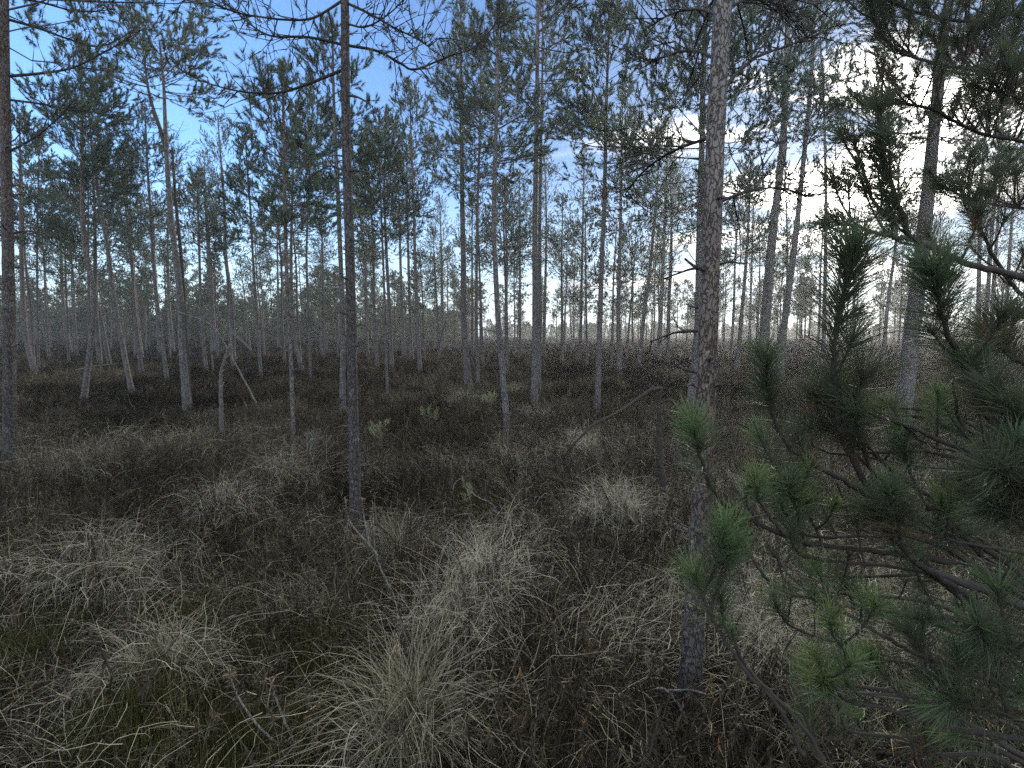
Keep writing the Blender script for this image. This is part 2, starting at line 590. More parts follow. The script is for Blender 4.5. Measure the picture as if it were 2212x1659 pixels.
def crown_geo(g, axis, c0, radius, rng, whorl=0.26, per=(3, 5), k=12, nl=0.055, nw=0.006, shape=0.7, gap=0.075, shoots=3,
              bare=0.05, dead=7, top_only=False, taper_r=0.012, wild=0.0, side=None):
    """branches in whorls up the trunk axis, from fraction c0 to the top"""
    H = float(np.sum(np.linalg.norm(np.diff(axis, axis=0), axis=1)))
    Lc = H * (1 - c0)
    nw_ = max(4, int(Lc / whorl))
    for w in range(nw_):
        u = (w + 0.5) / nw_
        for _ in range(rng.randint(per[0], per[1] + 1)):
            uu = np.clip(u + rng.uniform(-0.5, 0.5) / nw_, 0.02, 0.985)
            b, tn = along(axis, [c0 + (1 - c0) * uu])
            prof = (1 - uu) ** shape * (0.55 + 0.45 * min(1, uu / 0.35)) + 0.10
            br = bare + 0.45 * max(0.0, 0.38 - uu)              # thin needles on the lowest shaded branches
            L = radius * prof * rng.uniform(0.55, 1.2) * (1 + wild * rng.uniform(-0.3, 1))
            az = rng.uniform(0, 2 * math.pi)
            if side is not None and rng.uniform() < 0.6:
                az = side + rng.normal(0, 0.6)
            el = R(-8 + 58 * uu + rng.uniform(-14, 14))
            pts = [b[0]]
            seg = 5
            for q in range(seg):
                el2 = el + R(26) * q / seg + rng.normal(0, 0.10)
                az += rng.normal(0, 0.14)
                dv = np.array([math.cos(az) * math.cos(el2), math.sin(az) * math.cos(el2), math.sin(el2)])
                pts.append(pts[-1] + dv * L / seg)
            grow(g, np.array(pts), max(0.004, taper_r * L / radius), rng, gap, 0.30, 0.42, 0.38, (0.08, 0.15), k, nl, nw, shoots,
                 4, 0, (0, 1), br, 0.34)
    # leader
    b, tn = along(axis, np.linspace(0.93, 0.995, 6))
    needles(g, b, unit(tn + np.array([0, 0, 0.5])), 0.09, k + 4, rng, nl, nw, 1)
    # dry lower branches without needles
    for _ in range(dead):
        s = rng.uniform(max(0.12, c0 - 0.35), c0 + 0.08)
        b, tn = along(axis, [s])
        az = rng.uniform(0, 2 * math.pi)
        L = rng.uniform(0.25, 0.9) * radius * 0.8
        pts = [b[0]]
        el = R(rng.uniform(-12, 25))
        for q in range(5):
            el += R(rng.uniform(-16, 12)); az += rng.normal(0, 0.2)
            pts.append(pts[-1] + np.array([math.cos(az) * math.cos(el), math.sin(az) * math.cos(el), math.sin(el)]) * L / 5)
        pts = np.array(pts)
        tube(g, pts, np.linspace(0.007, 0.002, 6), 4, 0, 0.5)
        bb, tt = along(pts, rng.uniform(0.25, 0.95, 9))
        dd = unit(tt + perp(tt, rng) * 0.9)
        spikes(g, bb, bb + dd * rng.uniform(0.06, 0.28, (9, 1)), 0.0025, rng, 0, 0.5)


def trunk_geo(g, axis, r0, rng, sides=9, stubs=6, r_top=0.012, hi=0.55, n=26, mat=0, lump=0.06):
    p = polyline(axis, n)
    s = np.linspace(0, 1, n)
    rad = r0 * (1 - s) ** 0.75 * (1 + 0.65 * np.exp(-s * 34)) + r_top * s
    off = rng.uniform(0, 0.22) if sides < 12 else 0.0
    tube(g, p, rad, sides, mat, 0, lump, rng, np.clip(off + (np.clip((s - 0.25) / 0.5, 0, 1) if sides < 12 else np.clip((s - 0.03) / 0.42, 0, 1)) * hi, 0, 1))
    for _ in range(stubs):
        q = rng.uniform(0.08, 0.5)
        b, tn = along(p, [q])
        az = rng.uniform(0, 6.28)
        d = np.array([math.cos(az), math.sin(az), rng.uniform(-0.2, 0.5)])
        L = rng.uniform(0.03, 0.16)
        rr = r0 * (1 - q)
        tube(g, [b[0] + d * rr * 0.5, b[0] + d * (rr + L * 0.6), b[0] + d * (rr + L) + [0, 0, rng.uniform(-0.02, 0.03)]], [0.008, 0.006, 0.004], 5, mat, 0.1)
    return p


def axis_from(path, top_h=None):
    """world axis of a trunk whose visible course is given in pixels, base first; the last point is the tree's tip"""
    b = ground_at(*path[0])
    Yd = b[1]
    pts = [at(px, py, Yd) for px, py in path]
    if top_h is not None and pts[-1][2] < top_h:
        d = unit(pts[-1] - pts[-2]) * 0.5 + np.array([0, 0, 0.5])
        pts.append(pts[-1] + d * ((top_h - pts[-1][2]) / d[2]))
    z0 = gz(b[0], b[1])
    d0 = unit(pts[1] - pts[0])
    foot = pts[0] - d0 * ((pts[0][2] - (z0 - 0.08)) / max(d0[2], 0.3))
    return np.array([foot] + pts), Yd


KEYS = []       # (short name, axis, distance) for naming the fillers between them


def pine(path, wpx, label, short=None, h=None, c0=0.5, rad=1.0, seed=0, group=None, k=None, whorl=0.25, hi=0.5, bare=0.07, dead=7,
         near=False, shape=0.7, stubs=6, wild=0.0, side=None, name='pine_tree', cat='pine tree', nocrown=False, per=(4, 6), gap=0.062, base_at=None):
    rng = np.random.RandomState(1000 + seed)
    axis, Yd = axis_from(path, h)
    root = empty(name, axis[0], label, cat, group)
    r0 = 0.5 * wpx * Yd / PF
    g = Geo()
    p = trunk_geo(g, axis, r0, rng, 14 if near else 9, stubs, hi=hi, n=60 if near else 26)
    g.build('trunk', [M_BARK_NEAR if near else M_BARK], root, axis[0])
    if not nocrown:
        g = Geo()
        kk = k or (52 if Yd < 11 else 34 if Yd < 20 else 20)
        rad = rad * 1.22
        c0 = min(0.86, c0 + 0.07)
        nw = 0.0055 if Yd < 7 else 0.0072 if Yd < 14 else 0.012 if Yd < 24 else 0.018
        crown_geo(g, p, c0, rad, rng, whorl, per, kk, 0.062, nw, shape, gap if Yd < 20 else gap * 1.4, 3 if Yd < 20 else 2, bare, dead, wild=wild, side=side)
        g.build('crown', [M_TWIG, M_NEEDLE], root, axis[0])
    KEYS.append((short, p, Yd))
    return root, p, Yd, rng


NEARG = 'pines standing nearest in the heath'
MIDG = 'pines standing a few steps further into the bog'
FARG = 'slim pines further back in the forest'

# --- the big leaning-limb pine left of the middle
def limb(root, g_axis, pxs, depth0, depth1, r0, rng, name='limb', **kw):
    n = len(pxs)
    pts = [at(px, py, depth0 + (depth1 - depth0) * q / max(1, n - 1)) for q, (px, py) in enumerate(pxs)]
    g = Geo()
    grow(g, polyline(pts, 6 * n), r0, rng, **kw)
    o = g.build(name, [M_YBARK, M_NEEDLE], root, tuple(root.location))
    return o


root, p, Yd, rng = pine([(768, 1110), (763, 900), (757, 600), (748, 300), (745, 0), (742, -500)], 24,
                        'dark straight pine with long bare curling limbs across the blue sky', 'long-limbed pine', 6.2, 0.62, 1.1, 1, NEARG,
                        near=True, bare=0.75, dead=0, hi=0.08, per=(1, 2))
Y0 = Yd
cur = dict(twig_gap=0.034, s0=0.14, twig_len=0.5, k=30, nl=0.046, nw=0.0048, curl=0.42, bare=0.25, maxtw=0.60, tnt=0.0)
limb(root, p, [(752, 98), (815, 110), (866, 137), (896, 150), (966, 123), (1032, 97), (1082, 33)], Y0, Y0 + .5, 0.0104, rng, **cur)
limb(root, p, [(750, 7), (799, 30), (852, 60), (906, 87), (932, 107)], Y0, Y0 - .5, 0.0096, rng, **cur)
limb(root, p, [(742, 150), (668, 180), (601, 200), (517, 197), (434, 174), (384, 147)], Y0, Y0 - .2, 0.0118, rng, **cur)
limb(root, p, [(740, 96), (665, 80), (584, 77), (534, 47), (484, 0), (440, -40)], Y0, Y0 + .4, 0.0104, rng, **cur)
limb(root, p, [(742, 0), (681, 37), (634, 43), (567, 37), (490, 20), (400, -30)], Y0, Y0 - .5, 0.0096, rng, **cur)
limb(root, p, [(750, 52), (790, 58), (840, 30), (890, -20)], Y0, Y0 - .3, 0.0074, rng, **cur)
limb(root, p, [(748, 205), (777, 212), (806, 230)], Y0, Y0 - .2, 0.011, rng, name='dead_branch', twig_gap=0.08, k=8, curl=0.3, bare=1.1, maxtw=0.12)
limb(root, p, [(752, 370), (770, 368), (800, 375), (822, 395)], Y0, Y0 - .2, 0.008, rng, name='dead_branch', twig_gap=0.08, k=8, curl=0.35, bare=1.1, maxtw=0.25)
limb(root, p, [(745, 370), (715, 358), (685, 372), (668, 385)], Y0, Y0 + .3, 0.008, rng, name='dead_branch', twig_gap=0.08, k=8, curl=0.35, bare=1.1, maxtw=0.25)
limb(root, p, [(764, 706), (785, 702), (797, 716), (800, 732)], Y0, Y0, 0.005, rng, name='dead_branch', twig_gap=0.2, curl=0.3, bare=1.1, maxtw=0.04)
limb(root, p, [(766, 750), (784, 746), (798, 768), (806, 806)], Y0, Y0, 0.006, rng, name='dead_branch', twig_gap=0.2, curl=0.3, bare=1.1, maxtw=0.04)
limb(root, p, [(762, 862), (740, 862), (732, 872)], Y0, Y0, 0.006, rng, name='dead_branch', twig_gap=0.2, curl=0.3, bare=1.1, maxtw=0.04)

# --- the scaly trunk right of the middle, nearest of all
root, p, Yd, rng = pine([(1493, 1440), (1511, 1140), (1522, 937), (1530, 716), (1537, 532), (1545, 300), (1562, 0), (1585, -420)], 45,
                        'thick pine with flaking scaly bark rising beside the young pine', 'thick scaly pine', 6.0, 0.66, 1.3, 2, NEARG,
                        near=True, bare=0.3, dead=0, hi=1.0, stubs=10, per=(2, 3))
g = Geo()
rngf = np.random.RandomState(77)
for _ in range(330):                                        # lifted flakes of bark
    q = rngf.uniform(0.03, 0.62)
    b, tn = along(p, [q])
    az = rngf.uniform(0, 6.28)
    o_ = np.array([math.cos(az), math.sin(az), 0.0]); s_ = np.array([-o_[1], o_[0], 0])
    rr = 0.5 * 45 * Yd / PF * (1 - q) ** 0.75 * 1.0
    c_ = b[0] + o_ * rr * 0.98
    hh, ww = rngf.uniform(0.008, 0.03), rngf.uniform(0.006, 0.016)
    lift = rngf.uniform(0.002, 0.009)
    v = [c_ - s_ * ww, c_ + s_ * ww * 0.8, c_ + s_ * ww * 0.5 + np.array([0, 0, hh]) + o_ * lift, c_ - s_ * ww * 0.7 + np.array([0, 0, hh * 0.8]) + o_ * lift * 0.6]
    v = v + [x - o_ * 0.003 for x in v]
    g.add(v, [[0, 1, 2], [0, 2, 3], [4, 6, 5], [4, 7, 6], [0, 3, 7], [0, 7, 4], [1, 5, 6], [1, 6, 2], [2, 6, 7], [2, 7, 3]], 0, rngf.uniform(0.1, 1.0))
g.build('bark_flakes', [mat_leaf('bark_flake', [(0, (0.14, 0.12, 0.105)), (0.7, (0.24, 0.19, 0.15)), (1, (0.40, 0.28, 0.15))], 0.85, 0.15, 0.1)], root, tuple(root.location), smooth=False)['kind'] = 'stuff'
Y1 = Yd
lm = dict(twig_gap=0.035, s0=0.18, twig_len=0.6, k=24, nl=0.055, nw=0.004, curl=0.3, bare=0.3, maxtw=0.45, tnt=0.1)
limb(root, p, [(1540, 295), (1480, 315), (1430, 340), (1385, 375), (1350, 420)], Y1, Y1 + .9, 0.0075, rng, **lm)
limb(root, p, [(1545, 439), (1603, 417), (1640, 408), (1690, 407), (1740, 425)], Y1, Y1 + .6, 0.0075, rng, **lm)
limb(root, p, [(1556, 200), (1600, 150), (1650, 115), (1700, 100), (1780, 60)], Y1, Y1 + .8, 0.008, rng, **lm)
limb(root, p, [(1550, 130), (1500, 110), (1440, 120), (1380, 150)], Y1, Y1 + .9, 0.007, rng, **lm)
limb(root, p, [(1562, 40), (1510, 20), (1450, 30), (1400, 60)], Y1, Y1 + .7, 0.007, rng, **lm)
limb(root, p, [(1562, 20), (1620, 0), (1680, 10), (1730, 40)], Y1, Y1 + .7, 0.007, rng, **lm)
limb(root, p, [(1530, 578), (1490, 582), (1434, 602)], Y1, Y1 + .3, 0.008, rng, name='dead_branch', twig_gap=0.12, curl=0.3, bare=1.1, maxtw=0.1)
limb(root, p, [(1545, 573), (1575, 566), (1596, 568)], Y1, Y1 - .1, 0.006, rng, name='dead_branch', twig_gap=0.2, curl=0.3, bare=1.1, maxtw=0.03)
limb(root, p, [(1522, 713), (1480, 716), (1452, 720), (1408, 737)], Y1, Y1 + .3, 0.008, rng, name='dead_branch', twig_gap=0.1, curl=0.3, bare=1.1, maxtw=0.15)
limb(root, p, [(1532, 837), (1553, 832), (1571, 830)], Y1, Y1 - .1, 0.007, rng, name='dead_branch', twig_gap=0.2, curl=0.3, bare=1.1, maxtw=0.03)

# --- the pine cut by the left edge, with limbs reaching right
root, p, Yd, rng = pine([(22, 1010), (20, 700), (14, 400), (10, 130), (6, -200)], 25, 'thick grey pine trunk at the very left edge with long limbs', 'left-edge pine', 6.8, 0.5, 1.5, 3, NEARG,
                        near=True, bare=0.1, dead=3, hi=0.3, stubs=12)
Y2 = Yd
lf = dict(twig_gap=0.032, s0=0.2, twig_len=0.42, k=36, nl=0.058, nw=0.0055, bare=0.05, maxtw=0.45, up=0.6, tnt=0.1, curl=0.24)
limb(root, p, [(10, 165), (90, 158), (160, 145), (230, 110), (290, 75)], Y2, Y2 + .3, 0.015, rng, **lf)
limb(root, p, [(10, 40), (80, 60), (150, 85), (220, 100), (300, 60)], Y2, Y2 + .6, 0.014, rng, **lf)
limb(root, p, [(12, 215), (90, 225), (170, 240), (250, 243)], Y2, Y2 + .5, 0.012, rng, **lf)
limb(root, p, [(10, -10), (90, 5), (170, 25), (250, 20)], Y2, Y2 + .2, 0.014, rng, **lf)
limb(root, p, [(14, 330), (70, 300), (120, 260), (160, 215)], Y2, Y2 - .2, 0.012, rng, **lf)
limb(root, p, [(18, 505), (70, 500), (120, 530), (165, 580), (200, 625)], Y2, Y2 + .4, 0.010, rng, name='dead_branch', twig_gap=0.1, curl=0.3, bare=1.1, maxtw=0.3)
limb(root, p, [(20, 575), (90, 585), (150, 592)], Y2, Y2 + .4, 0.008, rng, name='dead_branch', twig_gap=0.1, curl=0.3, bare=1.1, maxtw=0.3)

# --- the pine with a fork: bare upper leaders, flat tuft of foliage on top
root, p, Yd, rng = pine([(404, 873), (394, 749), (389, 633), (377, 532), (369, 466), (359, 317), (354, 187), (345, 95)], 17,
                        'forked pine whose bare twin leaders end in one flat green top', 'forked pine', None, 0.80, 1.1, 4, MIDG, dead=10, shape=0.35, whorl=0.16, hi=0.3)
Y3 = Yd
g = Geo()
fk = polyline([at(360, 330, Y3), at(348, 285, Y3), at(330, 230, Y3), at(320, 190, Y3), at(312, 130, Y3)], 14)
tube(g, fk, np.linspace(0.04, 0.012, 14), 7, 0, 0.1)
crown_geo(g, fk, 0.55, 0.8, rng, 0.14, (3, 5), 14, 0.055, 0.0065, 0.3, dead=8)
g.build('leader', [M_TWIG, M_NEEDLE], root, tuple(root.location))
g = Geo()
fk = polyline([at(410, 873, Y3 + .15), at(398, 700, Y3 + .15), at(392, 560, Y3 + .15), at(380, 440, Y3 + .15), at(372, 320, Y3 + .15)], 16)
tube(g, fk, np.linspace(0.05, 0.02, 16), 7, 0, 0.1)
crown_geo(g, fk, 0.75, 0.7, rng, 0.2, (2, 4), 12, 0.055, 0.0065, 0.5, dead=5)
g.build('second_stem', [M_TWIG, M_NEEDLE], root, tuple(root.location))

# --- the other pines told apart in the photograph
K = pine
K([(182, 856), (197, 733), (204, 633), (185, 549), (178, 466), (177, 300), (176, 170), (176, 110)], 12, 'pine with a crooked trunk bending left above head height, dense crown', 'crooked pine', None, 0.5, 1.15, 10, MIDG, side=0.3)
K([(284, 843), (264, 743), (247, 649), (234, 549), (220, 466), (205, 380), (195, 280), (190, 215)], 11, 'slim pine leaning left with a bare pale lower trunk', 'left-leaning pine', None, 0.55, 1.0, 11, MIDG)
K([(362, 826), (349, 733), (337, 633), (329, 532), (325, 466), (318, 350), (314, 250)], 9, 'slim pine with thin pointed crown just left of the forked pine', 'pointed slim pine', None, 0.45, 1.2, 12, MIDG)
K([(634, 950), (628, 766), (621, 633), (616, 466), (613, 300), (611, 165)], 9, 'slender pine with grey flaky trunk and narrow green crown over bare twigs', 'slender grey pine', None, 0.50, 0.85, 13, MIDG, dead=16)
K([(740, 880), (740, 699), (732, 466), (722, 250), (718, 67)], 13, 'tall pine with full crown right behind the long-limbed pine', 'tall shadowed pine', None, 0.48, 1.0, 14, MIDG, dead=14)
K([(1012, 840), (1002, 699), (1001, 566), (999, 466), (997, 250), (995, 7)], 15, 'dark straight pine with tall narrow crown reaching the top edge', 'tall dark pine', None, 0.47, 1.05, 15, MIDG, dead=12)
K([(1034, 843), (1029, 699), (1031, 466), (1036, 300), (1040, 90)], 8, 'thin pine close beside the tall dark pine, paler trunk', 'thin pale pine', None, 0.5, 0.8, 16, MIDG)
K([(1096, 926), (1079, 733), (1071, 599), (1067, 466), (1072, 250), (1076, 20)], 14, 'pine whose trunk kinks near the ground left of the twin pines', 'kinked pine', None, 0.55, 0.85, 17, MIDG, dead=16)
K([(1153, 886), (1156, 699), (1156, 466), (1160, 200), (1163, -60)], 15, 'straight bluish pine trunk standing in front of its thinner twin', 'front twin pine', 8.0, 0.55, 1.1, 18, MIDG, dead=12)
K([(1163, 850), (1166, 699), (1166, 466), (1171, 200), (1173, 10)], 10, 'thinner twin pine half hidden behind the bluish trunk', 'rear twin pine', None, 0.62, 0.8, 19, MIDG)
K([(1290, 883), (1296, 699), (1301, 532), (1305, 466), (1310, 234), (1316, 15)], 13, 'straight pine with spreading crown left of the gap of white cloud', 'spreading pine', None, 0.5, 1.1, 20, MIDG, dead=14)
K([(1338, 806), (1336, 666), (1340, 499), (1343, 300), (1346, 190)], 11, 'medium pine with broken low twigs beside the spreading pine', 'medium pine', None, 0.45, 1.1, 21, MIDG)
K([(1489, 893), (1507, 716), (1511, 532), (1519, 184), (1526, -20)], 18, 'dark pine tight behind the thick scaly trunk', 'dark hidden pine', 8.2, 0.36, 1.9, 22, MIDG, dead=8, hi=0.2)
K([(1640, 830), (1651, 731), (1666, 532), (1692, 295), (1703, 0), (1710, -200)], 22, 'stout pine in front of the sun with glowing bare trunk', 'sunlit stout pine', 8.2, 0.50, 1.7, 23, MIDG, dead=10, per=(2, 4), hi=0.3)
K([(1683, 815), (1692, 716), (1718, 516), (1751, 184), (1760, 0), (1768, -110)], 15, 'pine leaning right just beside the stout sunlit pine', 'right-leaning pine', 8.2, 0.50, 1.5, 24, MIDG, dead=10, per=(2, 4))
K([(1778, 790), (1784, 479), (1780, 240), (1771, 74), (1765, -20)], 9, 'thin wavy pine right across the bright sun', 'thin wavy pine', None, 0.5, 1.3, 25, MIDG, dead=10, per=(2, 4))
K([(1945, 920), (1990, 553), (2016, 295), (2038, 74), (2053, -10), (2075, -220)], 35, 'heavy dark pine trunk behind the needles of the young pine', 'heavy right pine', 8.0, 0.36, 2.0, 26, MIDG, dead=10, hi=0.25)
K([(2112, 800), (2120, 405), (2149, 110), (2160, -60)], 9, 'thin pine between the heavy dark trunk and the reddish pine', 'thin right pine', None, 0.5, 1.3, 27, MIDG)
K([(2125, 782), (2153, 369), (2190, 147), (2205, 20)], 9, 'reddish pine leaning right close to the right edge', 'reddish right pine', None, 0.5, 1.3, 28, MIDG, hi=1.0)
K([(461, 760), (454, 633), (445, 440), (440, 330)], 9, 'pine with a dense dark low crown behind the dead bent sapling', 'dense dark pine', None, 0.45, 1.8, 30, FARG)
K([(504, 780), (501, 666), (487, 549), (486, 466), (476, 330), (471, 257)], 10, 'pine with reddish trunk and open crown above the bent sapling', 'reddish open pine', None, 0.55, 1.6, 31, FARG, hi=1.0)
K([(564, 820), (556, 699), (546, 549), (542, 466), (534, 360), (529, 284)], 7, 'thin pine with a ragged top between reddish pine and slender grey pine', 'ragged thin pine', None, 0.5, 0.8, 32, FARG)
K([(653, 800), (634, 716), (629, 566), (632, 400), (640, 230)], 8, 'leaning pine whose foot shows right of the slender grey pine', 'leaning rear pine', None, 0.5, 1.2, 33, FARG)
K([(671, 826), (667, 699), (662, 549), (668, 400), (676, 205)], 6, 'very thin straight pine left of the tall shadowed pine', 'very thin pine', None, 0.5, 1.0, 34, FARG)
K([(837, 853), (832, 699), (829, 600), (822, 420), (818, 300)], 6, 'thin pale pine in front of two darker ones, bare to half height', 'thin bare pine', None, 0.55, 0.8, 35, FARG)
K([(847, 800), (841, 666), (834, 532), (830, 400), (835, 250)], 9, 'bushy crowned pine right of the long-limbed pine', 'bushy pine', None, 0.42, 1.5, 36, FARG)
K([(872, 763), (867, 633), (862, 450), (860, 350)], 9, 'straight dark pine left of the close trio of trunks', 'trio neighbour pine', None, 0.5, 1.5, 37, FARG)
K([(889, 772), (884, 633), (880, 450), (878, 300)], 8, 'middle trunk of the close trio, dark brown', 'middle trio pine', None, 0.5, 1.3, 38, FARG)
K([(907, 803), (899, 633), (894, 466), (888, 300), (885, 187)], 9, 'reddish trunk of the close trio, tallest crown', 'reddish trio pine', None, 0.5, 1.3, 39, FARG, hi=1.0)
K([(956, 759), (954, 566), (950, 430)], 9, 'short full pine behind the leaning dead stem', 'short full pine', None, 0.4, 1.8, 40, FARG)
K([(1097, 793), (1094, 666), (1090, 560), (1085, 400)], 7, 'wavy thin pine showing right of the kinked pine', 'wavy rear pine', None, 0.5, 1.1, 41, FARG)
K([(1123, 776), (1123, 500), (1122, 380)], 7, 'thin pine midway between the kinked pine and the twin pines', 'midway thin pine', None, 0.5, 1.2, 42, FARG)
K([(1174, 776), (1180, 500), (1176, 330)], 8, 'pine with broad low crown seen through the twin pines', 'broad low pine', None, 0.42, 1.6, 43, FARG)
K([(1253, 779), (1258, 532), (1262, 320)], 8, 'slim reddish pine alone against the pale sky', 'lone reddish pine', None, 0.5, 1.0, 44, FARG, hi=0.9)
K([(1380, 786), (1393, 666), (1404, 582), (1420, 400), (1425, 300)], 10, 'pine leaning right over the dead snag', 'snag pine', None, 0.5, 1.4, 45, FARG)
K([(1423, 768), (1434, 532), (1442, 300), (1448, 200)], 11, 'brownish pine left of two close thin trunks', 'brownish pine', None, 0.5, 1.6, 46, FARG)
K([(1441, 755), (1449, 532), (1456, 350)], 8, 'thin pine tight right of the brownish pine', 'tight thin pine', None, 0.45, 1.6, 47, FARG)
K([(1592, 797), (1602, 680), (1614, 532), (1622, 350)], 10, 'leaning pine in the bright gap right of the scaly trunk', 'gap pine', None, 0.5, 1.2, 48, FARG)
K([(1618, 757), (1625, 532), (1630, 400)], 7, 'very slim pine behind the leaning pine in the bright gap', 'slim gap pine', None, 0.5, 1.4, 49, FARG)
K([(77, 810), (57, 733), (48, 616), (45, 450), (42, 250)], 11, 'dark pine leaning left behind the left-edge pine', 'dark left pine', None, 0.45, 1.4, 50, FARG)
K([(84, 800), (80, 600), (82, 430), (85, 300)], 5, 'thin dark pine beside the dark leaning one at the left', 'thin left pine', None, 0.5, 1.0, 51, FARG)
K([(152, 763), (135, 633), (130, 480), (128, 380)], 8, 'pale leaning pine left of the crooked pine, far back', 'pale left pine', None, 0.5, 1.5, 52, FARG)
K([(217, 793), (207, 666), (205, 480), (200, 330)], 11, 'straight grey pine right behind the crooked pine', 'grey rear pine', None, 0.5, 1.4, 53, FARG)
K([(237, 790), (217, 683), (190, 560), (175, 380)], 9, 'pine leaning hard left behind the crooked pine', 'hard-leaning pine', None, 0.5, 1.4, 54, FARG)
K([(294, 766), (290, 633), (277, 466), (270, 320)], 8, 'left trunk of a close pair in front of the pale sky', 'left pair pine', None, 0.5, 1.5, 55, FARG)
K([(305, 766), (292, 633), (281, 466), (285, 340)], 8, 'right trunk of a close pair in front of the pale sky', 'right pair pine', None, 0.5, 1.4, 56, FARG)
K([(344, 760), (334, 566), (330, 420)], 8, 'thin pine seen through the pointed slim pine', 'hidden thin pine', None, 0.5, 1.5, 57, FARG)
K([(374, 756), (364, 633), (362, 420)], 8, 'pine with broken side stubs just left of the forked pine', 'stubbed pine', None, 0.5, 1.4, 58, FARG, stubs=16)
K([(447, 803), (437, 716), (432, 599), (428, 450), (425, 380)], 8, 'brown flaky pine between the forked pine and the dead sapling', 'brown flaky pine', None, 0.5, 1.2, 59, FARG)
K([(602, 753), (600, 600), (598, 450)], 7, 'far slim pine just left of the slender grey pine', 'far slim pine', None, 0.45, 1.5, 60, FARG)
K([(2138, 772), (2150, 560), (2165, 330)], 10, 'dark pine among the right-hand needles, near the right edge', 'dark right pine', None, 0.45, 1.5, 61, FARG)
K([(2168, 778), (2180, 560), (2200, 300)], 9, 'brown pine at the right edge beyond the young pine', 'brown edge pine', None, 0.45, 1.5, 62, FARG)

# ------------------------------------------------------------------ filler pines: six grown forms, copied
def proto(seed, H, c0, rad, r0, lean):
    rng = np.random.RandomState(seed)
    ax = np.array([[0, 0, -0.1], [lean * 0.3, 0, H * 0.3], [lean * 0.2 + 0.05, 0.05, H * 0.6], [lean, 0, H]])
    root = empty('pine_tree', (0, 0, 0), None, None)
    g = Geo(); p = trunk_geo(g, ax, r0, rng, 7, 5, n=18, hi=0.6)
    t_ = g.build('trunk', [M_BARK], root)
    g = Geo(); crown_geo(g, p, c0, rad * 1.15, rng, 0.25, (4, 6), 14, 0.068, 0.021, 0.65, 0.075, 2, 0.05, 8)
    c_ = g.build('crown', [M_TWIG, M_NEEDLE], root)
    return root, t_, c_


PROTOS = [proto(501, 8.0, 0.54, 1.25, 0.075, 0.3), proto(502, 7.2, 0.58, 1.1, 0.06, -0.35), proto(503, 8.8, 0.62, 1.2, 0.085, 0.1),
          proto(504, 6.2, 0.5, 1.2, 0.055, 0.25), proto(505, 7.8, 0.66, 1.0, 0.06, -0.15), proto(506, 5.2, 0.45, 1.1, 0.05, 0.1)]
used = [False] * 6
rng = np.random.RandomState(42)
spots = []
tries = 0
while len(spots) < 92 and tries < 9000:
    tries += 1
    px = rng.uniform(-60, 2270)
    Yd = rng.uniform(17, 44)
    if px > 1050 and rng.uniform() < 0.5:                 # the wood is thinner on the sun's side
        continue
    x = (px - PW / 2) / PF * Yd
    if any((x - a) ** 2 + (Yd - b) ** 2 < 1.3 ** 2 for a, b in spots):
        continue
    if any((x - k_[1][0][0]) ** 2 + (Yd - k_[2]) ** 2 < 1.2 ** 2 for k_ in KEYS):
        continue
    if any(abs(pix((x, Yd, 2))[0] - pix(k_[1][8])[0]) < 9 for k_ in KEYS if k_[2] < Yd):
        continue
    spots.append((x, Yd))
named = [k_ for k_ in KEYS if k_[0]]
named_x = sorted([(pix(along(k_[1], [0.2])[0][0])[0], k_[0]) for k_ in named if k_[2] < 14.5])
ORD = ['first', 'second', 'third', 'fourth', 'fifth', 'sixth', 'seventh', 'eighth', 'ninth', 'tenth', 'eleventh', 'twelfth', 'thirteenth']
cells = {}
for sp in spots:
    q = pix((sp[0], sp[1], 1.8))[0]
    li = sum(1 for a, _ in named_x if a < q)
    cells.setdefault(li, []).append((q, sp))
sizes = ['slim distant pine', 'small distant pine', 'tall distant pine', 'bushy distant pine']
for li, lst in cells.items():
    lst.sort()
    for r_, (q, (x, Yd)) in enumerate(lst):
        pi = int(rng.randint(6))
        if li == 0:
            where = 'left of the left-edge pine'
        elif li == len(named_x):
            where = 'between the %s and the right frame edge' % named_x[-1][1]
        else:
            where = 'between the %s and the %s' % (named_x[li - 1][1], named_x[li][1])
        lead = ['tall distant pine', 'slim distant pine', 'tall distant pine', 'bushy distant pine', 'slim distant pine', 'short distant pine'][pi]
        lab = '%s, %s from left %s' % (lead, ORD[min(r_, 12)], where) if len(lst) > 1 else '%s alone %s' % (lead, where)
        src = PROTOS[pi]
        if not used[pi]:
            o = src[0]; used[pi] = True
        else:
            o = src[0].copy(); COL.objects.link(o)
            for ch in src[1:]:
                c_ = ch.copy(); COL.objects.link(c_); c_.parent = o
        s = rng.uniform(0.88, 1.12)
        o.location = (x, Yd, float(gz(x, Yd)))
        o.rotation_euler = (rng.uniform(-0.03, 0.03), rng.uniform(-0.03, 0.03), rng.uniform(0, 6.28))
        o.scale = (s, s, s * rng.uniform(0.92, 1.08))
        tag(o, lab, 'pine tree', 'distant pines filling the forest')

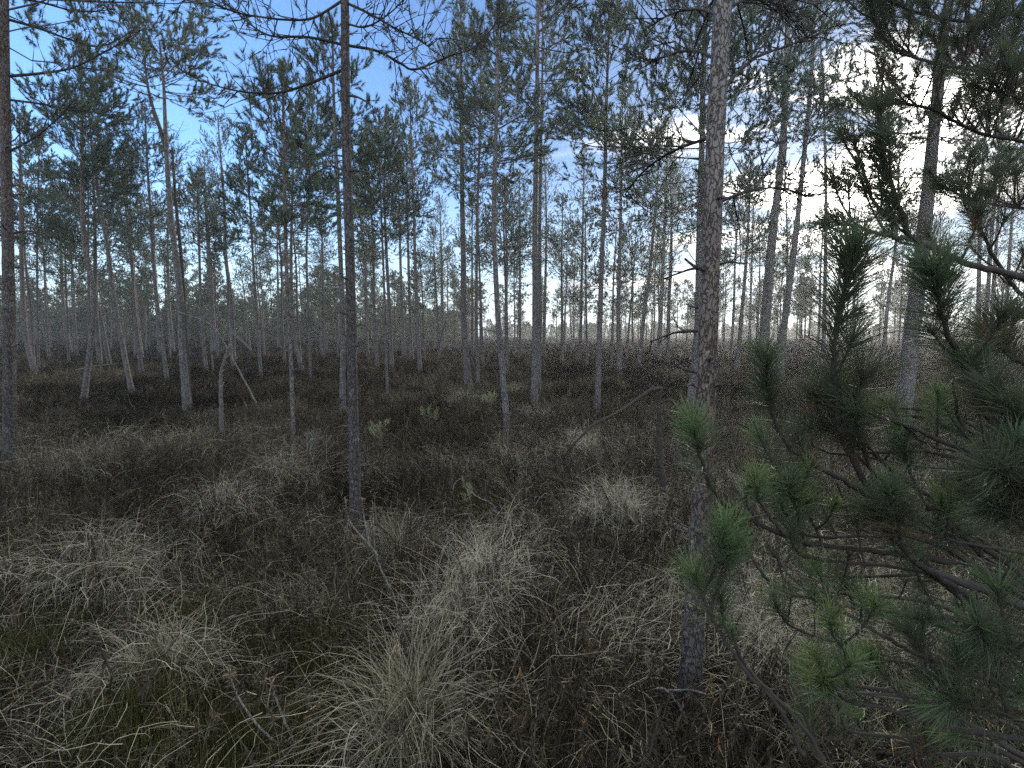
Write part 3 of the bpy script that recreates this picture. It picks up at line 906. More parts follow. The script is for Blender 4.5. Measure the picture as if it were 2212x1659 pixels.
# the far wood: too many to count, one mass
rng = np.random.RandomState(9)
g = Geo()
forms = []
for q in range(5):
    fg = Geo(); r2 = np.random.RandomState(700 + q)
    H = r2.uniform(5.5, 8.5)
    ax = polyline([[0, 0, 0], [r2.uniform(-.2, .2), 0, H * .5], [r2.uniform(-.3, .3), 0, H]], 6)
    tube(fg, ax, np.linspace(0.075, 0.015, 6), 5, 0, 0.3)
    nb = 46
    s = r2.uniform(0.36, 0.99, nb) if q % 2 else r2.uniform(0.5, 0.99, nb)
    b, tn = along(ax, s)
    az = r2.uniform(0, 6.28, nb); L = 1.35 * (1.02 - s) ** 0.6 * r2.uniform(0.5, 1.2, nb) + 0.15
    d = np.stack([np.cos(az), np.sin(az), 0.25 + 0.7 * (s - 0.4)], -1)
    tip = b + d * L[:, None]
    spikes(fg, b, tip, 0.016, r2, 0, 0.3)
    k = 7
    B = np.repeat(b, k, 0); T = np.repeat(tip, k, 0)
    cb = B + (T - B) * r2.uniform(0.35, 1.05, (nb * k, 1)) + r2.normal(0, 0.10, (nb * k, 3))
    needles(fg, cb, unit(r2.normal(0, 0.6, cb.shape) + np.array([0, 0, 0.8])), 0.16, 8, r2, 0.16, 0.06, 1)
    forms.append((np.concatenate(fg.v), np.concatenate(fg.f), np.concatenate(fg.m), np.concatenate(fg.t)))
low = []
for q in range(3):
    fg = Geo(); r2 = np.random.RandomState(800 + q)
    n = 170
    s = r2.uniform(0.03, 1, n) ** 0.8
    H = r2.uniform(2.6, 3.8)
    rr_ = (1.02 - s) ** 0.7 * 1.0
    az = r2.uniform(0, 6.28, n); q_ = np.sqrt(r2.uniform(0.05, 1, n))
    cb = np.stack([np.cos(az) * rr_ * q_, np.sin(az) * rr_ * q_, s * H], -1)
    needles(fg, cb, unit(np.stack([np.cos(az), np.sin(az), np.full(n, 1.0)], -1)), 0.2, 4, r2, 0.26, 0.11, 1)
    spikes(fg, np.array([[0, 0, 0.0]]), np.array([[0, 0, H]]), 0.05, r2, 0, 0.3)
    low.append((np.concatenate(fg.v), np.concatenate(fg.f), np.concatenate(fg.m), np.concatenate(fg.t)))
for _ in range(560):
    Yd = rng.uniform(44, 150) if rng.uniform() < 0.75 else rng.uniform(44, 75)
    px = rng.uniform(-150, 2360)
    if px > 1050 and rng.uniform() < (0.5 if px < 1700 else 0.35):
        continue
    x = (px - PW / 2) / PF * Yd
    v, f, m, tt = forms[rng.randint(5)]
    a = rng.uniform(0, 6.28); s = rng.uniform(0.8, 1.25)
    c_, s_ = math.cos(a), math.sin(a)
    vv = np.stack([v[:, 0] * c_ - v[:, 1] * s_, v[:, 0] * s_ + v[:, 1] * c_, v[:, 2]], -1) * s + np.array([x, Yd, float(gz(x, Yd))])
    g.v.append(vv.astype(np.float32)); g.f.append(f + g.n); g.m.append(m); g.t.append(tt); g.n += len(vv)
for _ in range(1500):                                       # young low pines closing the view at the horizon
    Yd = rng.uniform(62, 160)
    px = rng.uniform(-200, 2400)
    if px > 1000 and Yd < 95:
        continue
    x = (px - PW / 2) / PF * Yd
    v, f, m, tt = low[rng.randint(3)]
    a = rng.uniform(0, 6.28); s = rng.uniform(0.7, 1.25) * (1.35 if px < 1000 else 0.95)
    c_, s_ = math.cos(a), math.sin(a)
    vv = np.stack([v[:, 0] * c_ - v[:, 1] * s_, v[:, 0] * s_ + v[:, 1] * c_, v[:, 2]], -1) * s + np.array([x, Yd, float(gz(x, Yd))])
    g.v.append(vv.astype(np.float32)); g.f.append(f + g.n); g.m.append(m); g.t.append(tt); g.n += len(vv)
tag(g.build('far_forest', [M_TWIG, M_NEEDLE_FAR]), 'far pine wood closing the view behind all the single trees', 'forest', None, 'stuff')

# ------------------------------------------------------------------ the young pine reaching in from the right
YP = 1.25
yroot_p = np.array([2.05, 1.55, 0.0])
yroot = empty('young_pine', (2.05, 1.55, float(gz(2.05, 1.55))), 'young green pine reaching its needled branches in from the right side', 'pine tree')
org = tuple(yroot.location)
rng = np.random.RandomState(5)
g = Geo()
tube(g, polyline([[2.05, 1.55, -0.1], [2.08, 1.56, 1.0], [2.02, 1.6, 2.1], [2.06, 1.62, 3.0]], 24), np.linspace(0.045, 0.012, 24), 10, 0, 0.0, 0.05, rng)
g.build('trunk', [M_BARK_NEAR], yroot, org)


def brush(g, poly, s0, per_cm, rng, nl=0.085, nw=0.0016, tint=0.4, th=(34, 66)):
    L = float(np.sum(np.linalg.norm(np.diff(poly, axis=0), axis=1))) * (1 - s0)
    n = max(10, int(L * 100 * per_cm * 1.25))
    f = np.where(rng.uniform(size=n) < 0.5, rng.uniform(0, 1, n), 1 - 0.4 * rng.uniform(0, 1, n) ** 1.4)
    s = s0 + (1 - s0) * f
    b, d = along(poly, s)
    a = np.radians(rng.uniform(46, 80, n) * (1 - f ** 3) + rng.uniform(14, 58, n) * f ** 3)
    nd = unit(d * np.cos(a)[:, None] + perp(d, rng) * np.sin(a)[:, None] + np.array([0, 0, 0.10]))
    ln = nl * rng.uniform(0.75, 1.15, n) * (0.85 + 0.15 * f)
    tip = b + nd * ln[:, None]
    bend = rng.normal(0, 0.05, (n, 3)) * ln[:, None] + d * (0.06 * ln)[:, None]
    blades(g, b, tip, nw * (0.8 + 0.3 * f), rng, 0, np.clip(tint - 0.25 + 0.5 * f ** 2 + rng.uniform(-0.12, 0.12, n), 0, 1), bend)


def ybranch(pxs, d0, d1, r0, r1=0.003, s0=0.6, per_cm=14, tint=0.35, sides=0, side_s=(0.2, 0.95), nl=0.085, side_len=(0.07, 0.16), up=0.7, tip=True):
    """one needled branch given from its thick end to its tip"""
    n = len(pxs)
    pts = [at(px, py, d0 + (d1 - d0) * q / (n - 1)) for q, (px, py) in enumerate(pxs)]
    poly = polyline(pts, 5 * n)
    poly[1:-1] += rng.normal(0, 0.0015, poly[1:-1].shape)
    gb = Geo(); gn = Geo()
    tube(gb, poly, np.linspace(r0, r1, len(poly)), 8, 0, rng.uniform(0, 0.7), 0.10, rng)
    if tip:
        brush(gn, poly, s0, per_cm, rng, nl, tint=tint)
        tube(gb, [poly[-1], poly[-1] + unit(poly[-1] - poly[-2]) * 0.012], [r1 * 1.3, 0.001], 6, 0, 0.9)   # bud
    for q in range(int(sides * 1.25 + 0.5)):
        s = rng.uniform(*side_s)
        b, tn = along(poly, [s])
        d = unit(tn[0] * 0.5 + perp(tn, rng)[0] * 0.8 + np.array([0, -0.05, up]))
        L = rng.uniform(*side_len)
        mid = b[0] + d * L * 0.5
        end = mid + unit(d + np.array([0, 0, 0.5])) * L * 0.5
        pl = polyline([b[0], mid, end], 8)
        tube(gb, pl, np.linspace(max(0.0025, r1), 0.002, 8), 6, 0, 0.3)
        brush(gn, pl, rng.uniform(0.15, 0.5), per_cm, rng, nl * rng.uniform(0.55, 1.1), tint=np.clip(tint + rng.uniform(-0.25, 0.18), 0, 0.75))
    o = gb.build('branch', [M_YBARK], yroot, org)
    if gn.v:
        c_ = gn.build('needles', [M_NEEDLE_NEAR], o, (0, 0, 0))
        me = c_.data
        co_ = np.empty(len(me.vertices) * 3, np.float32); me.vertices.foreach_get('co', co_)
        me.vertices.foreach_set('co', (co_.reshape(-1, 3) - np.asarray(org, np.float32)).ravel())
    return o


# main upright shoots
ybranch([(2330, 1090), (2212, 1000), (2153, 930), (2108, 845), (2068, 760), (2046, 724), (2024, 643), (2016, 585)], 1.35, 1.15, 0.013, 0.004, 0.60, 16, 0.40, 3, (0.35, 0.75), nl=0.125)
ybranch([(2260, 1460), (2154, 1357), (2035, 1253), (1960, 1180), (1891, 1077), (1839, 985), (1814, 930), (1806, 845), (1802, 772), (1814, 679), (1836, 587), (1842, 545)], 1.35, 1.15, 0.014, 0.004, 0.66, 16, 0.32, 4, (0.55, 0.8), nl=0.125)
ybranch([(1990, 1130), (1887, 1077), (1802, 1026), (1729, 989), (1688, 937), (1659, 864), (1651, 775)], 1.28, 1.12, 0.008, 0.0035, 0.50, 16, 0.35, 1, (0.2, 0.5), nl=0.078)
ybranch([(2120, 1200), (2024, 1092), (1972, 1048), (1913, 1004), (1832, 934), (1743, 923)], 1.35, 1.3, 0.009, 0.003, 0.75, 12, 0.30, 4)
ybranch([(2300, 1010), (2153, 978), (2079, 974), (2005, 960), (1950, 919)], 1.3, 1.2, 0.006, 0.003, 0.8, 10, 0.6, 4)
ybranch([(1990, 1120), (1926, 1080), (1890, 1030), (1862, 960), (1845, 880)], 1.33, 1.25, 0.006, 0.003, 0.72, 12, 0.35, 2)
ybranch([(1930, 1110), (1843, 1094), (1784, 1089), (1729, 1063), (1662, 1044)], 1.3, 1.2, 0.006, 0.003, 0.70, 12, 0.7, 3)
ybranch([(2300, 1330), (2212, 1309), (2114, 1269), (2015, 1237), (1971, 1205), (1943, 1157), (1919, 1098), (1923, 1062)], 1.2, 1.05, 0.014, 0.004, 0.70, 13, 0.35, 2, (0.6, 0.85))
ybranch([(2320, 1500), (2212, 1416), (2154, 1357), (2094, 1293), (2035, 1253), (1980, 1215)], 1.2, 1.1, 0.015, 0.006, 0.9, 6, 0.3, 0, tip=False)
ybranch([(2060, 1215), (1939, 1197), (1835, 1185), (1728, 1169), (1596, 1110), (1540, 1062), (1520, 1010), (1498, 920)], 1.25, 1.1, 0.008, 0.0035, 0.80, 17, 0.62, 0)
ybranch([(1640, 1130), (1618, 1098), (1612, 1070), (1632, 1030)], 1.17, 1.12, 0.004, 0.003, 0.5, 15, 0.8, 0, nl=0.062)
ybranch([(1700, 1160), (1660, 1110), (1640, 1080), (1632, 1050)], 1.16, 1.1, 0.004, 0.003, 0.6, 15, 0.8, 0, nl=0.062)
ybranch([(1660, 1260), (1620, 1200), (1598, 1160), (1588, 1125)], 1.2, 1.15, 0.004, 0.003, 0.65, 15, 0.85, 0, nl=0.062)
ybranch([(1740, 1180), (1728, 1130), (1722, 1100), (1718, 1075)], 1.2, 1.15, 0.004, 0.003, 0.45, 15, 0.75, 1, nl=0.062)
ybranch([(1780, 1180), (1756, 1130), (1745, 1100), (1744, 1080)], 1.25, 1.2, 0.004, 0.003, 0.5, 14, 0.75, 1, nl=0.062)
ybranch([(2230, 1390), (2154, 1373), (1995, 1337), (1895, 1317), (1796, 1305), (1696, 1277)], 1.15, 1.1, 0.007, 0.003, 0.9, 6, 0.5, 2)
ybranch([(2320, 1530), (2212, 1492), (2122, 1464), (2035, 1432), (1955, 1400), (1855, 1341), (1756, 1285)], 1.05, 1.1, 0.008, 0.003, 0.92, 8, 0.6, 3)
ybranch([(2300, 1620), (2174, 1592), (2074, 1576), (1975, 1548), (1875, 1524), (1803, 1504), (1775, 1470)], 1.0, 1.0, 0.007, 0.003, 0.80, 12, 0.7, 3)
ybranch([(2290, 1520), (2134, 1488), (2035, 1464), (1955, 1432), (1891, 1425)], 1.15, 1.1, 0.006, 0.003, 0.85, 10, 0.6, 4)
ybranch([(1850, 1440), (1820, 1400), (1800, 1370), (1795, 1340)], 1.05, 1.0, 0.004, 0.003, 0.4, 15, 0.85, 1, nl=0.062)
ybranch([(1830, 1510), (1790, 1470), (1775, 1440), (1765, 1420)], 1.0, 1.0, 0.004, 0.003, 0.4, 15, 0.9, 1, nl=0.062)
ybranch([(1860, 1520), (1790, 1500), (1775, 1490), (1768, 1465)], 1.0, 1.0, 0.004, 0.003, 0.5, 15, 0.85, 0, nl=0.062)
ybranch([(1736, 1630), (1676, 1516), (1608, 1448), (1560, 1370), (1530, 1320), (1500, 1245)], 1.0, 1.05, 0.005, 0.003, 0.72, 15, 0.65, 2, (0.7, 0.9))
ybranch([(1630, 1470), (1590, 1400), (1566, 1350), (1556, 1290)], 1.05, 1.05, 0.004, 0.003, 0.55, 15, 0.6, 1, nl=0.062)
ybranch([(1780, 1640), (1720, 1550), (1650, 1480), (1612, 1440)], 1.0, 1.02, 0.005, 0.003, 0.9, 4, 0.5, 0, tip=False)
ybranch([(2100, 1110), (1999, 1098), (2043, 1094), (2074, 1066), (2088, 1040)], 1.2, 1.15, 0.005, 0.003, 0.5, 14, 0.3, 1)
ybranch([(2260, 1200), (2106, 1177), (2015, 1157), (1967, 1133)], 1.2, 1.2, 0.005, 0.003, 0.8, 10, 0.75, 3)
# right edge, close shoots
ybranch([(2330, 1060), (2260, 1010), (2212, 960), (2190, 880)], 1.1, 1.05, 0.008, 0.004, 0.3, 15, 0.3, 3, nl=0.105)
ybranch([(2340, 1160), (2260, 1100), (2200, 1050), (2150, 1010)], 1.0, 0.95, 0.008, 0.004, 0.3, 15, 0.25, 3, nl=0.105)
ybranch([(2340, 1230), (2260, 1180), (2190, 1120), (2140, 1090)], 1.05, 1.0, 0.008, 0.004, 0.3, 15, 0.3, 3, nl=0.105)
ybranch([(2330, 840), (2240, 800), (2170, 760), (2130, 720)], 1.4, 1.35, 0.008, 0.004, 0.3, 15, 0.25, 3, nl=0.105)
ybranch([(2330, 1480), (2250, 1440), (2180, 1400), (2130, 1380)], 1.0, 0.95, 0.007, 0.004, 0.4, 13, 0.45, 3, nl=0.105)
ybranch([(2330, 1620), (2220, 1560), (2120, 1530), (2050, 1520)], 0.95, 0.95, 0.007, 0.004, 0.4, 13, 0.4, 4, nl=0.105)
for q in range(38):
    y0 = rng.uniform(860, 1700); x1 = rng.uniform(1700, 2150)
    ybranch([(2330, y0 + rng.uniform(60, 260)), (0.5 * (2330 + x1) + rng.uniform(-40, 40), y0 + rng.uniform(-10, 50)), (x1, y0 + rng.uniform(-60, 10)), (x1 - rng.uniform(20, 60), y0 - rng.uniform(60, 120))],
            rng.uniform(1.1, 1.8), rng.uniform(1.15, 1.7), rng.uniform(0.005, 0.011), 0.003, rng.uniform(0.65, 0.9), 7, rng.uniform(0.2, 0.6), int(rng.randint(0, 4)), (0.25, 0.98), tip=q % 3 != 0)
# upper part against the sky
ybranch([(2320, 650), (2212, 600), (2097, 571), (1972, 516), (1957, 479), (1931, 416), (1909, 332), (1900, 240)], 1.5, 1.4, 0.012, 0.0035, 0.55, 13, 0.25, 8, (0.4, 0.98))
ybranch([(2320, 120), (2212, 140), (2153, 147), (2079, 147), (2005, 133), (1950, 114), (1906, 77), (1876, 0)], 2.6, 2.3, 0.012, 0.004, 0.40, 9, 0.25, 26, (0.25, 0.98), side_len=(0.1, 0.26))
ybranch([(2320, 330), (2212, 305), (2120, 290), (2060, 260), (2010, 235), (1950, 222), (1890, 225)], 2.5, 2.3, 0.010, 0.004, 0.45, 9, 0.25, 24, (0.25, 0.98), side_len=(0.1, 0.24))
ybranch([(2320, -30), (2212, 20), (2120, 45), (2040, 40), (1960, 20), (1900, -20)], 2.5, 2.4, 0.010, 0.004, 0.4, 9, 0.25, 24, (0.2, 0.98), side_len=(0.1, 0.24))
ybranch([(2320, 470), (2212, 450), (2140, 440), (2070, 420), (2030, 395)], 2.4, 2.3, 0.009, 0.004, 0.4, 9, 0.25, 18, (0.2, 0.98), side_len=(0.1, 0.2))
ybranch([(2320, 700), (2212, 640), (2150, 560), (2115, 490), (2105, 440)], 1.9, 1.8, 0.009, 0.004, 0.45, 10, 0.25, 9, (0.3, 0.98))
ybranch([(2320, 240), (2240, 220), (2160, 200), (2100, 180)], 2.2, 2.1, 0.008, 0.004, 0.3, 9, 0.2, 16)
ybranch([(1972, 518), (1900, 505), (1850, 490), (1800, 480)], 1.46, 1.4, 0.006, 0.003, 0.5, 13, 0.25, 4)
ybranch([(1957, 479), (1930, 470), (1890, 440), (1850, 320), (1830, 300)], 1.46, 1.45, 0.005, 0.003, 0.6, 12, 0.25, 3)

# ------------------------------------------------------------------ dead wood and bare stems
def stick(name, cat, label, pxs, r0, r1, depth=None, mat=None, sides=7, twigs=0, seed=0, group=None, extra=(), tw=(0.05, 0.2)):
    rr = np.random.RandomState(seed)
    Yd = depth or ground_at(*pxs[0])[1]
    pts = np.array([at(a, b, Yd) for a, b in pxs])
    base = pts[0].copy()
    g = Geo()
    poly = polyline(pts, 8 * len(pts))
    poly += rr.normal(0, 0.0025, poly.shape) * min(1, r0 / 0.01)
    tube(g, poly, np.linspace(r0, r1, len(poly)), sides, 0, 0.3, 0.10, rr)
    for e in extra:
        q = polyline([at(a, b, Yd) for a, b in e], 12)
        tube(g, q, np.linspace(r0 * 0.58, r1 * 0.7, 12), sides, 0, 0.4, 0.1, rr)
    if twigs:
        b, tn = along(poly, rr.uniform(0.2, 0.97, twigs))
        d = unit(tn * 0.6 + perp(tn, rr) + np.array([0, 0, 0.2]))
        spikes(g, b, b + d * rr.uniform(tw[0], tw[1], (twigs, 1)), max(r1, 0.0025), rr, 0, 0.5)
    root = g.build(name, [mat or M_GREYWOOD], None, base)
    root.location = tuple(float(v) for v in base)
    return tag(root, label, cat, group)


stick('dead_sapling', 'dead tree', 'pale dead sapling bent over in a long arch between the pines', [(561, 886), (534, 833), (494, 760), (461, 706), (401, 679), (334, 666), (277, 676)], 0.018, 0.005, twigs=14, seed=1)
stick('dead_tree', 'dead tree', 'short crooked pale dead trunk under the bent sapling', [(479, 930), (477, 816), (482, 790), (492, 756), (497, 744)], 0.032, 0.016, twigs=5, seed=2)
stick('dead_snag', 'dead tree', 'black dead stem standing upright with a long broken arm sloping left to the ground', [(1434, 1060), (1425, 980), (1423, 900), (1428, 838)], 0.03, 0.014,
      mat=M_YBARK, twigs=22, seed=3, extra=[[(1428, 838), (1403, 843), (1380, 860), (1333, 893), (1283, 916), (1233, 966)]])
stick('fallen_pole', 'fallen trunk', 'pale broken pole leaning across behind the reddish open pine', [(543, 758), (520, 736), (464, 689)], 0.028, 0.018, 21.0, seed=4, group='fallen poles among the trunks')
stick('fallen_pole', 'fallen trunk', 'thinner pale pole lying lower beside the leaning one', [(541, 752), (515, 728), (490, 702)], 0.022, 0.014, 19.5, seed=5, group='fallen poles among the trunks')
stick('fallen_pole', 'fallen trunk', 'grey pole lying in the heather by the crooked pine', [(163, 800), (200, 792), (250, 786)], 0.018, 0.01, 14.0, seed=6, group='fallen poles among the trunks')
stick('leaning_dead_tree', 'dead tree', 'dark dead stem leaning right below the short full pine', [(942, 790), (950, 740), (962, 692)], 0.035, 0.02, mat=M_TWIG, twigs=6, seed=7)
stick('broken_stump', 'stump', 'small broken pale stump right of the brown flaky pine', [(462, 806), (459, 780), (458, 766)], 0.035, 0.02, seed=8)
stick('broken_stick', 'stick', 'pale broken forked stick lying in dark shrubs at the bottom right', [(1488, 1566), (1465, 1520), (1440, 1492), (1420, 1486)], 0.0055, 0.004, 1.75, seed=9,
      extra=[[(1440, 1492), (1490, 1490), (1530, 1500), (1556, 1490)]])
stick('bare_twig', 'twig', 'pale bare twig rising at the bottom left corner, forked', [(84, 1660), (100, 1620), (116, 1592), (140, 1560), (155, 1528)], 0.006, 0.003, 1.75, seed=10, extra=[[(116, 1592), (128, 1560), (131, 1520)]], group='bare twigs in the near grass')
stick('bare_twig', 'twig', 'short single pale twig in the bottom left corner', [(44, 1634), (56, 1590), (62, 1532)], 0.006, 0.003, 1.75, seed=11, group='bare twigs in the near grass')
stick('bare_twig', 'twig', 'curved grey twig lying over dark shrubs near the bottom middle', [(1347, 1650), (1330, 1612), (1290, 1566), (1225, 1560), (1180, 1550)], 0.004, 0.002, 1.8, seed=12, group='bare twigs in the near grass')
stick('bare_twig', 'twig', 'pale hooked twig in the middle of the marsh shrubs', [(1168, 1368), (1148, 1370), (1130, 1366), (1119, 1352)], 0.005, 0.003, 2.3, seed=13, group='bare twigs in the near grass')
stick('bare_twig', 'twig', 'zigzag pale twig holding the small green seedling tip', [(1098, 1108), (1072, 1108), (1064, 1090), (1030, 1072), (1015, 1058)], 0.007, 0.004, 3.7, seed=14, group='bare twigs in the near grass')

# leafless pale shrub by the slender grey pine
def twig_shrub(px, py, label, n, hgt, spread, seed, mat, name='bare_shrub', cat='shrub'):
    rr = np.random.RandomState(seed)
    b = ground_at(px, py)
    b[2] = float(gz(b[0], b[1])) - 0.02
    g = Geo()
    for _ in range(n):
        az = rr.uniform(0, 6.28); el = rr.uniform(0.5, 1.3)
        pts = [b.copy()]
        for q in range(5):
            el = min(1.45, el + 0.05); az += rr.normal(0, 0.2)
            pts.append(pts[-1] + np.array([math.cos(az) * math.cos(el) * spread, math.sin(az) * math.cos(el) * spread, math.sin(el)]) * hgt / 5 * rr.uniform(0.7, 1.1))
        pts = np.array(pts)
        tube(g, pts, np.linspace(0.005, 0.002, 6), 5, 0, rr.uniform(0.2, 0.8))
        bb, tt = along(pts, rr.uniform(0.3, 0.98, 8))
        dd = unit(tt + perp(tt, rr) * 0.7)
        spikes(g, bb, bb + dd * rr.uniform(0.04, 0.16, (8, 1)), 0.002, rr, 0, 0.6)
    o = g.build(name, [mat], None, b)
    o.location = tuple(float(v) for v in b)
    return tag(o, label, cat)


twig_shrub(660, 1000, 'pale leafless shrub at the foot of the slender grey pine', 16, 0.42, 1.3, 61, M_GREYWOOD)
twig_shrub(1500, 1010, 'grey leafless twiggy shrub beside the thick scaly pine', 16, 0.35, 1.4, 63, M_GREYWOOD)
twig_shrub(190, 1170, 'pale leafless twigs at the left among dry grass', 9, 0.3, 1.5, 64, M_GREYWOOD)


# leggy marsh shrubs with rusty tips
def leggy(label, stems, depth, r0, seed):
    rr = np.random.RandomState(seed)
    pts0 = at(*stems[0][0], depth)
    root = empty('marsh_shrub', pts0, label, 'shrub', 'leggy marsh shrubs near the camera')
    for st in stems:
        poly = polyline([at(a, b, depth) for a, b in st], 14)
        g = Geo()
        tube(g, poly, np.linspace(r0, 0.002, 14), 6, 0, 0.6, 0.08, rr)
        n = 46
        s = 0.66 + 0.34 * rr.uniform(0, 1, n)
        b, tn = along(poly, s)
        d = unit(tn * 0.4 + perp(tn, rr) + np.array([0, 0, -0.3]))
        blades(g, b, b + d * rr.uniform(0.012, 0.032, (n, 1)), 0.005, rr, 1, np.clip((s - 0.66) * 1.5 + rr.uniform(0.35, 0.6, n), 0, 1), rr.normal(0, 0.002, (n, 3)))
        g.build('stem', [M_GREYWOOD, M_LEDUM], root, tuple(pts0))
    return root


leggy('pale stemmed marsh shrub with rusty tips at the bottom left of the big tussock', [[(690, 1659), (678, 1652), (590, 1600), (522, 1520), (490, 1440)], [(655, 1640), (630, 1590), (606, 1536), (582, 1464)]], 1.65, 0.0055, 71)
leggy('tall leggy marsh shrub in front of the foot of the long-limbed pine', [[(880, 1340), (817, 1217), (808, 1150), (805, 1082)], [(815, 1210), (809, 1189), (757, 1130), (745, 1074)], [(800, 1180), (787, 1120), (781, 1074)]], 2.6, 0.006, 72)
leggy('single thin marsh shrub stem with orange tip above the dry grass', [[(985, 1250), (975, 1200), (963, 1140), (958, 1085)]], 2.7, 0.005, 73)
leggy('low marsh shrub with two orange tips at the left bottom', [[(690 - 260, 1640), (425, 1600), (418, 1560)], [(436, 1640), (448, 1590), (470, 1540)]], 1.65, 0.004, 74)

# seedlings
def seedling(px, py, label, h, n, seed, tip=None):
    rr = np.random.RandomState(seed)
    b = ground_at(px, py)
    b[2] = float(gz(b[0], b[1]))
    root = empty('pine_seedling', b, label, 'pine seedling', 'small yellow-green pine seedlings')
    g = Geo(); gn = Geo()
    ax = polyline([b, b + [0.02, 0, h * 0.5], b + [0.0, 0, h]], 8)
    tube(g, ax, np.linspace(0.006, 0.003, 8), 6, 0, 0.8)
    g2 = Geo()
    bs, ds, ls = [ax[-2]], [np.array([0, 0, 1.0])], [0.07]
    for q in range(n):
        s = rr.uniform(0.45, 0.95)
        bb, _ = along(ax, [s])
        az = rr.uniform(0, 6.28)
        d = unit(np.array([math.cos(az), math.sin(az), 0.55]))
        L = h * 0.45 * (1.2 - s) + 0.05
        tube(g, [bb[0], bb[0] + d * L], [0.003, 0.002], 5, 0, 0.8)
        bs.append(bb[0] + d * L * 0.5); ds.append(unit(d + np.array([0, 0, 0.6]))); ls.append(L * 0.5 + 0.04)
    needles(gn, np.array(bs), np.array(ds), np.array(ls), 40, rr, 0.045, 0.004, 0, (25, 65))
    g.build('stem', [M_TWIG], root, tuple(b))
    gn.build('needles', [M_SEEDLING], root, tuple(b))


seedling(822, 960, 'whitish green little pine seedling right of the long-limbed pine', 0.42, 9, 81)
seedling(925, 925, 'bright yellow-green pine seedling left of the grassy mound', 0.40, 11, 82)
seedling(1012, 1085, 'tiny green seedling tip in the dry grass before the kinked pine', 0.30, 5, 83)
seedling(1060, 900, 'dull green seedling growing on the grassy mound', 0.28, 9, 84)
seedling(1110, 868, 'greenish seedling between the kinked pine and the front twin pine', 0.38, 9, 85)
seedling(1345, 850, 'pale green seedling in dark heath under the medium pine', 0.35, 7, 86)


# ------------------------------------------------------------------ grass tussocks
def arcs(g, base, az, L, lift, w, rng, seg=4, mat=0, tint=None, droop=1.0):
    """curved grass strands: rise at angle lift, then fall over"""
    n = len(base)
    h = np.stack([np.cos(az), np.sin(az), np.zeros(n)], -1)
    side = np.stack([-np.sin(az), np.cos(az), np.zeros(n)], -1)
    twist = rng.uniform(-0.8, 0.8, n)
    side = side * np.cos(twist)[:, None] + np.array([0, 0, 1.0]) * np.sin(twist)[:, None]
    pts = [base]
    el = lift.copy()
    sway = rng.normal(0, 0.25, n)
    p = base
    for q in range(seg):
        if q:
            sway = sway + rng.normal(0, 0.35, n) + np.where(rng.uniform(size=n) < 0.12, rng.normal(0, 1.5, n), 0)
            el = el + np.where(rng.uniform(size=n) < 0.10, rng.normal(-0.3, 0.8, n), 0)
        hh = h + side * sway[:, None]
        hh = hh / np.linalg.norm(hh, axis=1)[:, None]
        p = p + (hh * np.cos(el)[:, None] + np.array([0, 0, 1.0]) * np.sin(el)[:, None]) * (L / seg)[:, None]
        pts.append(p)
        el = el - droop * rng.uniform(0.2, 0.65, n)
    v = []
    for q in range(seg):
        ww = (w * (1 - 0.75 * q / seg))[:, None] * 0.5
        v += [pts[q] - side * ww, pts[q] + side * ww]
    v.append(pts[seg])
    m = len(v)
    V = np.stack(v, 1).reshape(-1, 3)
    i = np.arange(n)[:, None] * m
    f = []
    for q in range(seg - 1):
        a = 2 * q
        f += [i + np.array([a, a + 1, a + 3]), i + np.array([a, a + 3, a + 2])]
    f.append(i + np.array([2 * seg - 2, 2 * seg - 1, m - 1]))
    F = np.stack(f, 1).reshape(-1, 3)
    g.add(V, F, mat, np.repeat(tint, m) if tint is not None else 0.5)


TUSS = [(890, 1560, 0.15, 0.46, 900, 0.12, 'big pale tussock with a yellow-green heart at the bottom middle'),
        (960, 1330, 0.22, 0.42, 900, 0.5, 'tall pale grass clump behind the big tussock'),
        (490, 1130, 0.24, 0.36, 800, 0.5, 'pale drooping tussock left of the long-limbed pine'),
        (1275, 985, 0.30, 0.34, 800, 0.6, 'whitish tussock under the broken arm of the snag'),
        (1010, 895, 0.55, 0.36, 1500, 0.35, 'wide grassy mound left of the kinked pine foot'),
        (165, 1035, 0.34, 0.34, 800, 0.4, 'pale tussock close to the left-edge pine'),
        (600, 1040, 0.4, 0.34, 800, 0.5, 'flattened pale tussock by the slender grey pine'),
        (1330, 1110, 0.26, 0.34, 700, 0.5, 'tussock left of the black dead stem'),
        (860, 1190, 0.22, 0.34, 600, 0.35, 'brownish tussock just right of the long-limbed pine foot'),
        (1050, 1270, 0.26, 0.36, 800, 0.6, 'combed pale tussock amid the marsh shrubs'),
        (230, 1270, 0.30, 0.34, 700, 0.4, 'low grey tussock at the left in the near heath'),
        (340, 1440, 0.22, 0.34, 600, 0.3, 'olive tussock left of the moss patch'),
        (1140, 905, 0.4, 0.30, 600, 0.5, 'pale grass fringe between the kinked pine and the twin pines'),
        (1660, 1330, 0.25, 0.34, 700, 0.6, 'pale tussock beneath the branches of the young pine'),
        (1900, 1380, 0.3, 0.34, 700, 0.55, 'dry tussock deep under the young pine branches')]
